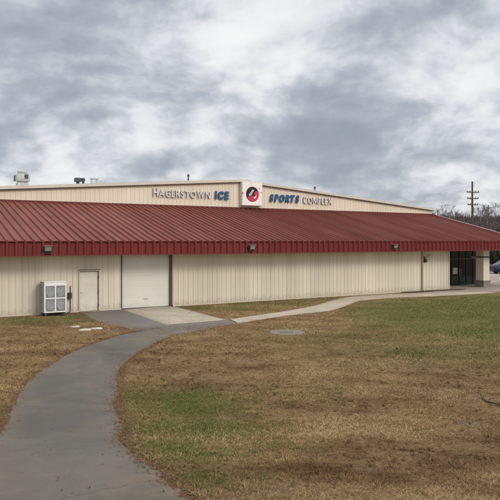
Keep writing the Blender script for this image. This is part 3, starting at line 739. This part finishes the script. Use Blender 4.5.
vb = on_roof('roof_vent', 83.2, TG+2.6, 'dark narrow upright vent on the roof edge, right of a pair', 'roof vent', 'dark vents on the roof edge')
b = MB(); b.tube([(0, 0, -.05), (0, 0, .3)], .08, 14); b.build('pipe', M['darksteel'], vb)
b = MB(); b.lathe([(.12, .26), (.13, .38), (.05, .42)], n=14); b.build('cap', M['darksteel'], vb); vb.scale = (1, 1, 1.45)
vc = on_roof('roof_hatch', 94.5, TG+2.6, 'pale low railed hatch on the roof edge beside dark vents', 'roof hatch')
b = MB(); b.box(-.20, .20, -.2, .2, -.05, .14); b.build('hatch_curb', M['greyhood'], vc)
b = MB(); b.box(-.24, .24, -.24, .24, .30, .35); b.build('hatch_cover', M['greyhood'], vc); vc.scale = (1, 1, 1.6)
for x_ in (-.18, .18):
    for y_ in (-.18, .18):
        b = MB(); b.tube([(x_, y_, .14), (x_, y_, .30)], .02, 6); b.build('hatch_post', M['greyhood'], vc)
for u, lab, hh in ((188.3, 'thin dark vent pipe on the roof above the HAGERSTOWN letters', .52), (314.8, 'thin dark vent pipe on the roof above the COMPLEX letters', .50)):
    v_ = on_roof('vent_pipe', u, TG+1.2, lab, 'vent pipe', 'thin pipes on the upper roof')
    b = MB(); b.tube([(0, 0, -.05), (0, 0, hh)], .05, 12); b.build('pipe', M['darksteel'], v_)
    b = MB(); b.lathe([(.085, hh-.1), (.09, hh+.02), (.04, hh+.06)], n=12); b.build('cap', M['darksteel'], v_)
rc = on_roof('ridge_cap_vent', 243.6, TG+.9, 'low pale ridge vent on the roof peak above the logo', 'ridge vent')
b = MB(); b.prism([(-.32, -.05), (.32, -.05), (.28, .10), (.12, .16), (-.12, .16), (-.28, .10)], 'y', -.6, 1.4); b.build('hood', M['greyhood'], rc)
b = MB(); b.box(-.26, .26, -.615, -.602, .0, .07); b.build('louvre', M['darksteel'], rc)

# ------------------------------------------------------------------ ground items
def slab(u, v, w_, d_, rz, label, seed):
    rnd = random.Random(seed); x, y = ground(u, v)
    mb = MB(); n = 17
    pts = [((w_/2)*math.cos(2*math.pi*i/n)*rnd.uniform(.7, 1.2), (d_/2)*math.sin(2*math.pi*i/n)*rnd.uniform(.75, 1.2)) for i in range(n)]
    mb.prism(pts, 'z', -.02, .017); o = mb.build('stone_slab', M['slab'], bevel=.012); o.location = (x, y, float(gz(y))); o.rotation_euler = (R(1.5), R(-2), rz)
    tag(o, label, 'stone slab', 'white slabs in the grass by the asphalt')
slab(75.5, 326.8, .42, .42, .3, 'smallest white stone slab in the brown grass, nearest the cooling unit', 1)
slab(85.5, 329.9, .52, .5, 1.1, 'middle white stone slab of a row of three in brown grass', 2)
slab(97, 328.6, .50, .42, .5, 'white stone slab closest to the asphalt edge, right of two others', 3)
mh = empty('manhole_cover', (MANHOLE[0], MANHOLE[1], 0)); tag(mh, 'round grey concrete manhole collar set in the brown lawn', 'manhole')
b = MB(); b.lathe([(.70, -.05), (.70, .006), (.66, .012), (.36, .012), (.35, .004), (.345, -.02)], n=40); b.build('collar', M['cover'], mh)
b = MB(); b.lathe([(.34, -.02), (.34, .010), (.32, .015)], n=36)
for i in range(-3, 4): b.box(-.25, .25, i*.08-.012, i*.08+.012, .013, .021)
b.build('lid', M['cover'], mh)
sp0 = [(480, 391.5), (480.6, 396), (483, 400), (488, 403), (494, 405), (501, 407.2), (510, 411), (522, 413)]
pts = []
for i, (u, v) in enumerate(sp0):
    x, y = ground(u, v); pts.append((x, y, float(gz(y))+.03+.012*math.sin(i*1.9)))
b = MB(); b.tube(pts, [.006, .010, .013, .015, .016, .017, .018, .018], 8)
tag(b.build('fallen_branch', M['stick'], smooth=True), 'dark bent fallen branch lying on the brown grass', 'branch')
q0 = Vector(pts[3]); b = MB(); b.tube([q0, q0+Vector((.10, .12, .05)), q0+Vector((.22, .2, .03))], [.012, .009, .005], 6); tw_ = b.build('twig', M['stick']); tw_.parent = bpy.data.objects['fallen_branch']
for k_, (dx_, dy_, dz_) in ((1, (-.10, .05, .03)), (2, (.10, .12, .06)), (4, (.12, -.13, .03)), (5, (-.02, .22, .07))):
    q0 = Vector(pts[k_]); b = MB(); b.tube([q0, q0+Vector((dx_*.5, dy_*.6, dz_)), q0+Vector((dx_, dy_, dz_*.6))], [.009, .006, .003], 6); tw_ = b.build('twig', M['stick']); tw_.parent = bpy.data.objects['fallen_branch']

# ------------------------------------------------------------------ grass blades and leaf litter
def scatter(n, ymin, ymax, pw=1.0):
    y = ymin*(ymax/ymin)**RNG.random(n)**pw
    x = (RNG.random(n)*2-1)*(0.47*y+0.4)
    return x, y
def outside(x, y, polys, jit=.03):
    k = np.ones(x.shape, bool)
    for p in polys: k &= ~pip(x+RNG.normal(0, jit, x.shape), y+RNG.normal(0, jit, x.shape), p)
    return k
APZ = [tuple(p) for p in APRON]; MULP = [tuple(p) for p in mp_]
def vnoise(x, y, f, seed):
    g = np.random.default_rng(seed).random((256, 256)); X = x*f+1000.3; Y = y*f+1000.7
    i = np.floor(X).astype(int); j = np.floor(Y).astype(int); a = X-i; b = Y-j; a = a*a*(3-2*a); b = b*b*(3-2*b)
    q = lambda m_, n_: g[(i+m_) % 256, (j+n_) % 256]
    return (q(0, 0)*(1-a)+q(1, 0)*a)*(1-b)+(q(0, 1)*(1-a)+q(1, 1)*a)*b
def fbm(x, y, f, seed, o=4):
    return sum(vnoise(x*(1+.0*k)+k*3.1, y-k*1.7, f*2.13**k, seed+k)*.6**k for k in range(o))/sum(.6**k for k in range(o))
x, y = scatter(820000, 5.6, 40.0)
k = outside(x, y, PAVED[:1], .10) & outside(x, y, PAVED[1:]+[APZ, BFOOT, PLAZA, MULP]) & (np.hypot(x-MANHOLE[0], y-MANHOLE[1]) > .42+.28*RNG.random(len(x))**.6)
# turf is patchy: thin it with a lumpy field
lump = (fbm(x*.55, y, 1.3, 5, 5)-.5)*5.0
g_, b_, l_ = cover(x, y, 1); sg_ = spots(x, y, BARE_SPOTS)
k &= (RNG.random(x.shape) < .60+.28*lump+.3*g_) & (RNG.random(x.shape) > sg_*1.1)
x, y, g_, lump = x[k], y[k], g_[k], lump[k]; n = len(x)
g_ = np.maximum(g_*1.0, 0)
gn = (fbm(x*.7, y, 1.7, 41, 4)-.5)*2.6
isg = RNG.random(n) < np.clip(g_*(1.0+gn*.55)+np.where(g_ > .08, .1*gn, .0)+.03, 0, .93)
hgt = RNG.uniform(.012, .034, n)*np.where(isg, 1.25, 1.0)*np.clip(1+.3*lump, .5, 1.7)
wd = np.maximum(.0023, .00042*y)*RNG.uniform(.7, 1.4, n)
az = RNG.uniform(0, 2*np.pi, n); lean = np.where(isg, RNG.uniform(.2, 1.2, n), RNG.uniform(.7, 2.8, n))
dx, dy = np.cos(az), np.sin(az); wa = RNG.uniform(0, 2*np.pi, n)
z = gz(y)-.004
P0 = np.stack([x-np.cos(wa)*wd, y-np.sin(wa)*wd, z], -1); P1 = np.stack([x+np.cos(wa)*wd, y+np.sin(wa)*wd, z], -1)
P2 = np.stack([x+dx*hgt*lean, y+dy*hgt*lean, z+hgt], -1)
# taller tufts standing out of the mat
nt3_ = 5200; tx_, ty_ = scatter(nt3_, 5.6, 24); kk = outside(tx_, ty_, PAVED+[APZ, BFOOT, PLAZA, MULP], .0) & (RNG.random(nt3_) < np.clip(.5+1.3*(fbm(tx_, ty_, .7, 9, 3)-.5)*2, .05, 1)); tx_, ty_ = tx_[kk], ty_[kk]
KB = 16; qx = np.repeat(tx_, KB); qy = np.repeat(ty_, KB); nn_ = len(qx); sc_ = np.repeat(RNG.uniform(.5, 1.25, len(tx_)), KB)
qx = qx + RNG.normal(0, .022, nn_)*sc_; qy = qy + RNG.normal(0, .022, nn_)*sc_
gq = spots(qx, qy, GREEN_SPOTS)+pip(qx, qy, LAWN)*.8; gt = np.repeat(RNG.random(len(tx_)), KB) < np.clip(np.repeat(gq[::KB], KB)*1.0+.07, 0, .9)
hq = RNG.uniform(.03, .075, nn_)*sc_; aq = RNG.uniform(0, 2*np.pi, nn_); lq = RNG.uniform(.1, 1.3, nn_); wq = np.maximum(.0028, .0005*qy)*RNG.uniform(.7, 1.3, nn_); wa2 = RNG.uniform(0, 2*np.pi, nn_); zq = gz(qy)-.004
P0 = np.concatenate([P0, np.stack([qx-np.cos(wa2)*wq, qy-np.sin(wa2)*wq, zq], -1)]); P1 = np.concatenate([P1, np.stack([qx+np.cos(wa2)*wq, qy+np.sin(wa2)*wq, zq], -1)])
P2 = np.concatenate([P2, np.stack([qx+np.cos(aq)*hq*lq, qy+np.sin(aq)*hq*lq, zq+hq], -1)])
x = np.concatenate([x, qx]); y = np.concatenate([y, qy]); isg = np.concatenate([isg, gt]); lump = np.concatenate([lump, np.repeat(RNG.normal(0, .9, len(tx_)), KB)]); n = len(x)
straw = np.array([[.085, .047, .021], [.190, .112, .050], [.295, .186, .085], [.375, .252, .124], [.44, .315, .165]]); grn = np.array([[.100, .128, .028], [.130, .155, .038], [.20, .195, .064], [.066, .084, .022]])
tn = (fbm(x*.45, y, .8, 77, 5)-.5)*6.5
ci = np.clip((2.0 - 2.6*spots(x, y, DARK_SPOTS)*(.6+.4*np.sign(lump)) + 1.45*tn + .75*lump + RNG.normal(0, .8, n)), 0, 4)
i0 = np.floor(ci).astype(int).clip(0, 3); fr_ = (ci-i0)[:, None]
col = np.where(isg[:, None], grn[RNG.integers(0, 4, n)], straw[i0]*(1-fr_)+straw[i0+1]*fr_)*RNG.uniform(.8, 1.15, (n, 1))
def blades(name, sel, label, cat):
    co = np.stack([P0[sel], P1[sel], P2[sel]], 1).reshape(-1, 3); c4 = np.concatenate([np.repeat(col[sel], 3, 0), np.ones((3*sel.sum(), 1))], 1)
    o = np_mesh(name, co, np.arange(len(co)).reshape(-1, 3), M['blade'], 'tint', c4); tag(o, label, cat, kind='stuff')
blades('dry_grass', ~isg, 'short straw coloured dormant grass covering the yard', 'grass')
blades('green_grass', isg, 'short green grass growing in patches and across the right lawn', 'grass')
# fallen leaves: along the path edges and strewn through the turf
def edge_pts(pl, n, sd):
    P = resample(pl, 400); i = RNG.integers(0, 399, n); f = RNG.random(n)[:, None]
    return P[i]*(1-f)+P[i+1]*f + RNG.normal(0, sd, (n, 2))
E = np.concatenate([edge_pts(PATH_L, 2600, .10), edge_pts(PATH_R, 3800, .11), edge_pts(upA, 900, .3), edge_pts(WALK_D, 700, .15), edge_pts([ground(130, 330), ground(185, 329), ground(238, 324)], 1800, .45)])
xs_, ys_ = scatter(9000, 5.6, 30); E = np.concatenate([E, np.stack([xs_, ys_], -1)])
inb = outside(E[:, 0], E[:, 1], [BFOOT, PLAZA], 0)
onp = pip(E[:, 0], E[:, 1], PAVED[0]); inb &= ~(onp & (RNG.random(len(E)) < .35)) & ~(onp & (np.arange(len(E)) > len(E)-9000) & (RNG.random(len(E)) < .93)); E = E[inb]; n = len(E)
sz = RNG.uniform(.010, .026, n); a = RNG.uniform(0, 6.28, n); til = RNG.normal(0, .35, (n, 2))
onp = pip(E[:, 0], E[:, 1], PAVED[0]) | pip(E[:, 0], E[:, 1], PAVED[1]) | pip(E[:, 0], E[:, 1], PAVED[2])
zb_ = gz(E[:, 1]) + np.where(onp, .026, .016)
V4 = []
for (lx, ly) in ((-1, 0), (0, -.55), (1, 0), (0, .55)):
    ox = (np.cos(a)*lx-np.sin(a)*ly)*sz; oy = (np.sin(a)*lx+np.cos(a)*ly)*sz
    V4.append(np.stack([E[:, 0]+ox, E[:, 1]+oy, zb_+np.abs(ox*til[:, 0]+oy*til[:, 1])], -1))
co = np.stack(V4, 1).reshape(-1, 3)
lc = np.array([[.15, .065, .030], [.11, .050, .026], [.20, .105, .05], [.085, .045, .028], [.17, .12, .07]])
c4 = np.concatenate([np.repeat(lc[RNG.integers(0, 5, n)]*RNG.uniform(.7, 1.15, (n, 1)), 4, 0), np.ones((4*n, 1))], 1)
tag(np_mesh('leaf_litter', co, np.arange(len(co)).reshape(-1, 4), M['blade'], 'tint', c4), 'rust brown fallen leaves gathered along the path edges', 'fallen leaves', kind='stuff')

# ------------------------------------------------------------------ bare trees
def tree_meshes(seed, height, spread, nb=6, depth=5):
    rnd = random.Random(seed); tr_ = MB(); cr_ = MB()
    top = Vector((rnd.uniform(-.4, .4), rnd.uniform(-.4, .4), height*.62))
    spine = [Vector((0, 0, -.2)), Vector((rnd.uniform(-.1, .1), 0, height*.2)), Vector((top.x*.5, top.y*.5, height*.42)), top]
    r0 = height*.017; tr_.tube(spine, [r0*1.3, r0, r0*.75, r0*.4], 7)
    def grow(p, d, ln, r, lev):
        q = p + d*ln
        m_ = (p+q)/2 + Vector((rnd.uniform(-1, 1), rnd.uniform(-1, 1), rnd.uniform(-.3, .6)))*ln*.07
        cr_.tube([p, m_, q], [r, r*.8, r*.55], 4 if lev > 1 else 3, False)
        if lev == 0: return
        for _ in range(3 if lev > 1 else 4):
            nd = (d + Vector((rnd.gauss(0, 1), rnd.gauss(0, 1), rnd.gauss(.15, .7)))*.55*spread).normalized()
            grow(p.lerp(q, rnd.uniform(.45, 1.0)), nd, ln*rnd.uniform(.55, .78), max(r*.55, .012), lev-1)
    for i in range(nb):
        f = rnd.uniform(.35, 1.0); a_ = i*2.4+rnd.uniform(-.4, .4)
        p = spine[1].lerp(spine[2], (f-.35)/.35) if f < .7 else spine[2].lerp(spine[3], (f-.7)/.3)
        d = Vector((math.cos(a_)*spread, math.sin(a_)*spread, rnd.uniform(.6, 1.3))).normalized()
        grow(p, d, height*rnd.uniform(.17, .25), r0*.45, depth-1)
    grow(top, Vector((0, 0, 1)), height*.17, r0*.38, depth-1)
    return tr_, cr_
protos = []
tree_list = [  # u, depth, top v, proto, label
    (445, 115, 201, 0, 'round crowned leafless tree just right of the roof corner'),
    (437, 150, 206, 1, 'small leafless tree peeking over the far end of the roof'),
    (454, 150, 208, 2, 'low leafless tree between the round tree and the tall pole'),
    (463, 140, 210, 1, 'short leafless tree at the left foot of the tall pole'),
    (481, 120, 202, 2, 'slender leafless tree just right of the tall utility pole'),
    (494, 110, 199, 0, 'broad leafless tree at the right edge of the picture'),
    (503, 125, 200, 1, 'leafless tree cut off by the right edge of the picture'),
]
for i, (u, D, v, pi, lab) in enumerate(tree_list):
    hgt_ = H + (V0-v)*D/F
    while len(protos) <= pi:
        q = len(protos); tm, cm_ = tree_meshes(21+q*7, 10.0, (1.0, .8, .75)[q], 7, 5)
        root = empty('bare_tree'); tm.build('trunk', M['bark'], root); cm_.build('crown', M['twig'], root); protos.append([root, False])
    root, used = protos[pi]
    o = copy_tree(root) if used else root; protos[pi][1] = True
    o.location = ((u-U0)/F*D, D, 0); o.scale = (hgt_/10.2,)*3; o.rotation_euler = (0, 0, i*1.7)
    tag(o, lab, 'tree', 'leafless trees behind the roof')

# ------------------------------------------------------------------ utility poles and wires
def pole(u, D, vtop, arms, label, rz):
    x = (u-U0)/F*D; zt = H+(V0-vtop)*D/F
    root = empty('utility_pole', (x, D, 0), rz); tag(root, label, 'utility pole', 'utility poles behind the roof')
    b = MB(); b.tube([(0, 0, -.3), (0, 0, zt*.5), (0, 0, zt)], [.20, .17, .13], 10); b.build('pole', M['wood'], root)
    out = []
    for (v, wpx) in arms:
        z = H+(V0-v)*D/F; hw = wpx*D/F/2
        b = MB(); b.box(-hw, hw, -.23, -.13, z-.08, z+.08); a_ = b.build('crossarm', M['wood'], root)
        for q in (-.92, -.45, .45, .92):
            b = MB(); b.lathe([(.04, .08), (.07, .14), (.05, .18), (.07, .22), (.03, .30)], (q*hw, -.18, z), 8); b.build('insulator', M['darksteel'], a_)
        for q in (-.5, .5):
            b = MB(); b.tube([(hw*q, -.19, z-.05), (0.02*q, -.15, z-.55)], .025, 5); b.build('brace', M['darksteel'], a_)
        for q in (-.92, .92): out.append((Vector((x+q*hw*math.cos(rz), D+q*hw*math.sin(rz), z+.3)), q))
    return root, out
pa, wa_ = pole(472.3, 100, 181.5, ((192.3, 13.5), (198.6, 12.5), (204.8, 11.5)), 'tall wooden utility pole with three crossarms right of the roof', R(12))
b = MB(); b.lathe([(.12, 0), (.24, .05), (.24, .8), (.15, .88)], (.36, .0, 8.2), 14); b.build('transformer', M['greyhood'], pa)
pb, wb_ = pole(488.2, 170, 205.0, ((208, 6.0),), 'smaller distant utility pole between leafless trees', R(20))
for i, (p, q) in enumerate(wa_):
    far = Vector((p.x-75, p.y+70, p.z-.2)); pts = []
    for k in range(13):
        f = k/12; c = p.lerp(far, f); c.z -= 2.4*4*f*(1-f)*.5; pts.append(c)
    b = MB(); b.tube([c-p for c in pts], .009, 4); o = b.build('power_line', M['darksteel']); o.location = p
    tag(o, ('sagging power line from the left tip of the %s crossarm' if q < 0 else 'sagging power line from the right tip of the %s crossarm') % ('top', 'middle', 'lowest')[i//2], 'power line', 'power lines from the tall utility pole')

# ------------------------------------------------------------------ evergreen shrubs beyond the parking lot
def shrub(u, D, hh, wdt, label):
    rnd = np.random.default_rng(int(u*7)); x0 = (u-U0)/F*D
    root = empty('evergreen_shrub', (x0, D, 0)); tag(root, label, 'shrub', 'evergreen shrubs behind the parking lot')
    n = 5000; ph = rnd.uniform(0, 2*np.pi, n); zz = rnd.random(n)**.8; rr_ = (1-zz**2.2)**.5*wdt*(.75+.25*np.sin(ph*3+zz*5))*rnd.uniform(.55, 1.05, n)
    c = np.stack([np.cos(ph)*rr_, np.sin(ph)*rr_, .1+zz*hh*rnd.uniform(.9, 1.05, n)], -1)
    d1 = rnd.normal(0, .09, (n, 3)); d2_ = rnd.normal(0, .09, (n, 3))
    co = np.stack([c-d1, c+d1, c+d2_*1.5], 1).reshape(-1, 3)
    o = np_mesh('foliage', co, np.arange(3*n).reshape(-1, 3), M['ever']); o.parent = root
    b = MB(); b.tube([(0, 0, -.1), (0, 0, hh*.7)], [.1, .04], 6); b.build('stem', M['bark'], root)
shrub(489, 96, 4.6, 1.7, 'dark evergreen shrub seen between porch column and parked car')
shrub(497, 94, 5.0, 1.8, 'dark evergreen shrub directly behind the blue car')
shrub(506, 95, 4.4, 1.7, 'dark evergreen shrub at the right edge behind the parked car')

# ------------------------------------------------------------------ parked car
D = 67.0; cx_ = (490.8-U0)/F*D + 2.25
car = empty('parked_car', (cx_, D, .012), 0.0); tag(car, 'dark blue car parked beyond the porch column at the right edge', 'car')
def loft(mb, secs):
    k = len(secs[0]); b0 = len(mb.v)
    for s_ in secs: mb.v += s_
    for i in range(len(secs)-1):
        for j in range(k): mb.f.append((b0+i*k+j, b0+i*k+(j+1) % k, b0+(i+1)*k+(j+1) % k, b0+(i+1)*k+j))
    mb.f.append(tuple(b0+j for j in range(k))[::-1]); mb.f.append(tuple(b0+(len(secs)-1)*k+j for j in range(k)))
def sec(x, hw, z0, z1, zs): return [(x, -hw*.9, z0), (x, -hw, zs), (x, -hw*.96, (zs+z1)/2), (x, -hw*.86, z1), (x, hw*.86, z1), (x, hw*.96, (zs+z1)/2), (x, hw, zs), (x, hw*.9, z0)]
b = MB(); loft(b, [sec(-2.22, .72, .42, .80, .6), sec(-2.12, .84, .26, .96, .6), sec(-1.7, .90, .22, 1.0, .62), sec(-.6, .91, .2, .98, .62), (sec(.9, .91, .2, .95, .62)), sec(1.7, .88, .22, .84, .58), sec(2.15, .80, .28, .70, .5), sec(2.25, .66, .38, .60, .48)])
body = b.build('body', M['carblue'], car, bevel=.03, smooth=False)
b = MB(); loft(b, [[(-1.75, -.74, .99), (-1.75, .74, .99), (-1.72, .72, 1.01), (-1.72, -.72, 1.01)], [(-1.7, -.78, .985), (-1.7, .78, .985), (-1.15, .60, 1.40), (-1.15, -.60, 1.40)], [(-.5, -.80, .975), (-.5, .80, .975), (-.5, .62, 1.46), (-.5, -.62, 1.46)], [(.2, -.80, .965), (.2, .80, .965), (.12, .60, 1.42), (.12, -.60, 1.42)], [(1.02, -.76, .935), (1.02, .76, .935), (1.0, .74, .95), (1.0, -.74, .95)]])
b.build('cabin_glass', M['glass'], car)
b = MB(); loft(b, [[(-1.18, -.60, 1.402), (-1.18, .60, 1.402), (-1.14, .58, 1.43), (-1.14, -.58, 1.43)], [(-.5, -.63, 1.463), (-.5, .63, 1.463), (-.5, .58, 1.50), (-.5, -.58, 1.50)], [(.15, -.61, 1.423), (.15, .61, 1.423), (.13, .57, 1.45), (.13, -.57, 1.45)]]); b.build('roof_panel', M['carblue'], car)
for sx in (-1.38, 1.38):
    for sy in (-.80, .80):
        b = MB(); b.tube([(sx, sy-.11, .31), (sx, sy+.11, .31)], .31, 24); wh = b.build('wheel', M['tyre'], car, bevel=.02)
        e_ = -.115 if sy < 0 else .115
        b = MB(); b.tube([(sx, sy+e_-.004, .31), (sx, sy+e_+.004, .31)], .20, 20); b.build('rim', M['steel'], wh)
for sy in (-.6, .6):
    b = MB(); b.box(-2.235, -2.14, sy-.15, sy+.15, .70, .86); b.build('tail_light', M['redlamp'], car, bevel=.02)
b = MB(); b.box(-2.27, -2.1, -.78, .78, .40, .55); b.build('bumper', M['carblue'], car, bevel=.03)

# ------------------------------------------------------------------ sky, sun, camera
SUN_EL, SUN_AZ = R(34), R(205)      # soft sun behind the viewer's right shoulder
world = bpy.data.worlds.new('World'); SC.world = world; world.use_nodes = True
nt = world.node_tree; N = nt.nodes; L = nt.links; N.clear()
out = N.new('ShaderNodeOutputWorld'); bg = N.new('ShaderNodeBackground'); bg.inputs[1].default_value = 0.1; L.new(bg.outputs[0], out.inputs[0])
sky = N.new('ShaderNodeTexSky'); sky.sky_type = 'NISHITA'; sky.sun_disc = False; sky.sun_elevation = SUN_EL; sky.sun_rotation = R(155)
tc = N.new('ShaderNodeTexCoord'); dirv = tc.outputs['Generated']
def mth(op, a, b=None, clamp=False):
    x = N.new('ShaderNodeMath'); x.operation = op; x.use_clamp = clamp
    for i, q in enumerate((a, b)):
        if q is None: continue
        if isinstance(q, (int, float)): x.inputs[i].default_value = q
        else: L.new(q, x.inputs[i])
    return x.outputs[0]
sx = N.new('ShaderNodeSeparateXYZ'); L.new(dirv, sx.inputs[0])
den = mth('ADD', mth('MAXIMUM', sx.outputs[2], 0.0), 0.45)
cv = N.new('ShaderNodeCombineXYZ'); L.new(mth('DIVIDE', sx.outputs[0], den), cv.inputs[0]); L.new(mth('DIVIDE', sx.outputs[1], den), cv.inputs[1])
def wnoise(scale, detail, rough, warp, off):
    mp = N.new('ShaderNodeMapping'); mp.inputs['Location'].default_value = off; L.new(cv.outputs[0], mp.inputs[0])
    n = N.new('ShaderNodeTexNoise'); n.inputs['Scale'].default_value = scale; n.inputs['Detail'].default_value = detail; n.inputs['Roughness'].default_value = rough; n.inputs['Distortion'].default_value = warp
    L.new(mp.outputs[0], n.inputs['Vector']); return n.outputs['Fac']
CA, CB, CE, C0 = -2.0, -.85, 3.2, .545
# stratocumulus: thin gaps are pale blue-grey, the rims of the lumps catch the light, thick bases go dark
wp = N.new('ShaderNodeTexNoise'); wp.inputs['Scale'].default_value = 2.0; wp.inputs['Detail'].default_value = 4; L.new(cv.outputs[0], wp.inputs['Vector'])
ws = N.new('ShaderNodeVectorMath'); ws.operation = 'MULTIPLY_ADD'; L.new(wp.outputs['Color'], ws.inputs[0]); ws.inputs[1].default_value = (.22, .22, 0); L.new(cv.outputs[0], ws.inputs[2])
def cloud(scale, detail, rough, off):
    a = N.new('ShaderNodeVectorMath'); a.operation = 'ADD'; L.new(ws.outputs[0], a.inputs[0]); a.inputs[1].default_value = off
    n = N.new('ShaderNodeTexNoise'); n.inputs['Scale'].default_value = scale; n.inputs['Detail'].default_value = detail; n.inputs['Roughness'].default_value = rough; L.new(a.outputs[0], n.inputs['Vector'])
    return n.outputs['Fac']
c1 = cloud(3.6, 9, .53, (5.3, 2.2, 0)); c1b = cloud(3.6, 9, .53, (5.3+.022, 2.2+.044, 0)); c2 = cloud(9.5, 7, .55, (1.1, 8.4, 0))
fac = mth('ADD', mth('MULTIPLY', mth('SUBTRACT', c1, 0.5), CA), mth('MULTIPLY', mth('SUBTRACT', c2, 0.5), CB))
relief = mth('MULTIPLY', mth('SUBTRACT', c1, c1b), CE)
# broad light and dark banks of the overcast, by compass direction
for (u, v, amp, sharp) in ((45, 72, -.30, 90), (10, 95, -.14, 120), (130, 20, -.08, 80), (235, 36, .20, 220), (212, 62, .16, 200), (290, 14, .20, 130), (300, 40, .14, 130), (330, 112, -.20, 70), (400, 110, -.10, 70), (300, 125, -.12, 120), (185, 120, -.12, 120), (110, 80, .08, 140), (35, 45, .10, 200), (165, 150, .12, 260), (215, 148, .16, 300), (40, 150, .10, 150), (440, 70, .10, 100), (390, 40, .06, 90), (470, 20, .04, 120), (475, 196, .24, 500), (420, 178, -.08, 300), (380, 165, -.04, 200)):
    d = Vector(((u-U0)/F, 1, (V0-v)/F)).normalized()
    dp = N.new('ShaderNodeVectorMath'); dp.operation = 'DOT_PRODUCT'; L.new(dirv, dp.inputs[0]); dp.inputs[1].default_value = d
    g = mth('MULTIPLY', mth('EXPONENT', mth('MULTIPLY', mth('SUBTRACT', dp.outputs['Value'], 1.0), sharp*2.2)), amp)
    fac = mth('ADD', fac, g)
fac = mth('ADD', mth('MULTIPLY', mth('TANH', mth('MULTIPLY', mth('ADD', mth('ADD', fac, relief), C0-.5), 2.05)), .5), .5, True)
cr = N.new('ShaderNodeValToRGB'); e = cr.color_ramp.elements
while len(e) < 5: e.new(.5)
for i, (q, c) in enumerate(((0.02, (.315, .35, .415)), (0.30, (.45, .48, .54)), (0.54, (.62, .64, .69)), (0.74, (.80, .815, .84)), (0.97, (.97, .97, .96)))): e[i].position = q; e[i].color = c + (1,)
L.new(fac, cr.inputs[0])
# overcast luminance climbs towards the zenith; gain added behind the viewer lifts the wall
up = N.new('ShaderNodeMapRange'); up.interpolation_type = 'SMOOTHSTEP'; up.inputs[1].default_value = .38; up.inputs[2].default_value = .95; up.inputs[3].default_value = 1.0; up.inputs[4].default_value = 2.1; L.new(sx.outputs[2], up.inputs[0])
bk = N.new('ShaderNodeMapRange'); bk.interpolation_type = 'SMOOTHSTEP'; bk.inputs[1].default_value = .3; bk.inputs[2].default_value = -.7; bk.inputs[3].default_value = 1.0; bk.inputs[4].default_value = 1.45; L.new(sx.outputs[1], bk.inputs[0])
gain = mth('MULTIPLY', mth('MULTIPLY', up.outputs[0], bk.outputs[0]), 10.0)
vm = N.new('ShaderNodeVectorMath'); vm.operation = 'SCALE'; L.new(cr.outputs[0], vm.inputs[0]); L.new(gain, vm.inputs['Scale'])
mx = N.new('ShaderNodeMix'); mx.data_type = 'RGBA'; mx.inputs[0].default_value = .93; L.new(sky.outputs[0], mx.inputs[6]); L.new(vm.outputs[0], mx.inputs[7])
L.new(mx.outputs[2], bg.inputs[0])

sl_ = bpy.data.lights.new('Sun', 'SUN'); sl_.energy = 1.5; sl_.angle = R(18); sl_.color = (1.0, .92, .78)
so_ = bpy.data.objects.new('Sun', sl_); COL.objects.link(so_)
sd_ = Vector((math.cos(SUN_EL)*.78, -math.cos(SUN_EL)*.626, math.sin(SUN_EL)))
so_.rotation_euler = (-sd_).to_track_quat('-Z', 'Y').to_euler()
sky.sun_rotation = math.atan2(sd_.x, sd_.y)

cam = bpy.data.cameras.new('Camera'); co_ = bpy.data.objects.new('Camera', cam); COL.objects.link(co_)
co_.location = (0, 0, H); co_.rotation_euler = (R(90), 0, 0)
cam.sensor_width = 36; cam.sensor_fit = 'HORIZONTAL'; cam.lens = 36*F/500
cam.shift_y = -(250-V0)/500; cam.clip_end = 6000; cam.clip_start = .05
SC.camera = co_
SC.view_settings.view_transform = 'Standard'; SC.view_settings.look = 'None'; SC.view_settings.exposure = 0.0; SC.view_settings.gamma = 1
SC.view_settings.use_curve_mapping = False
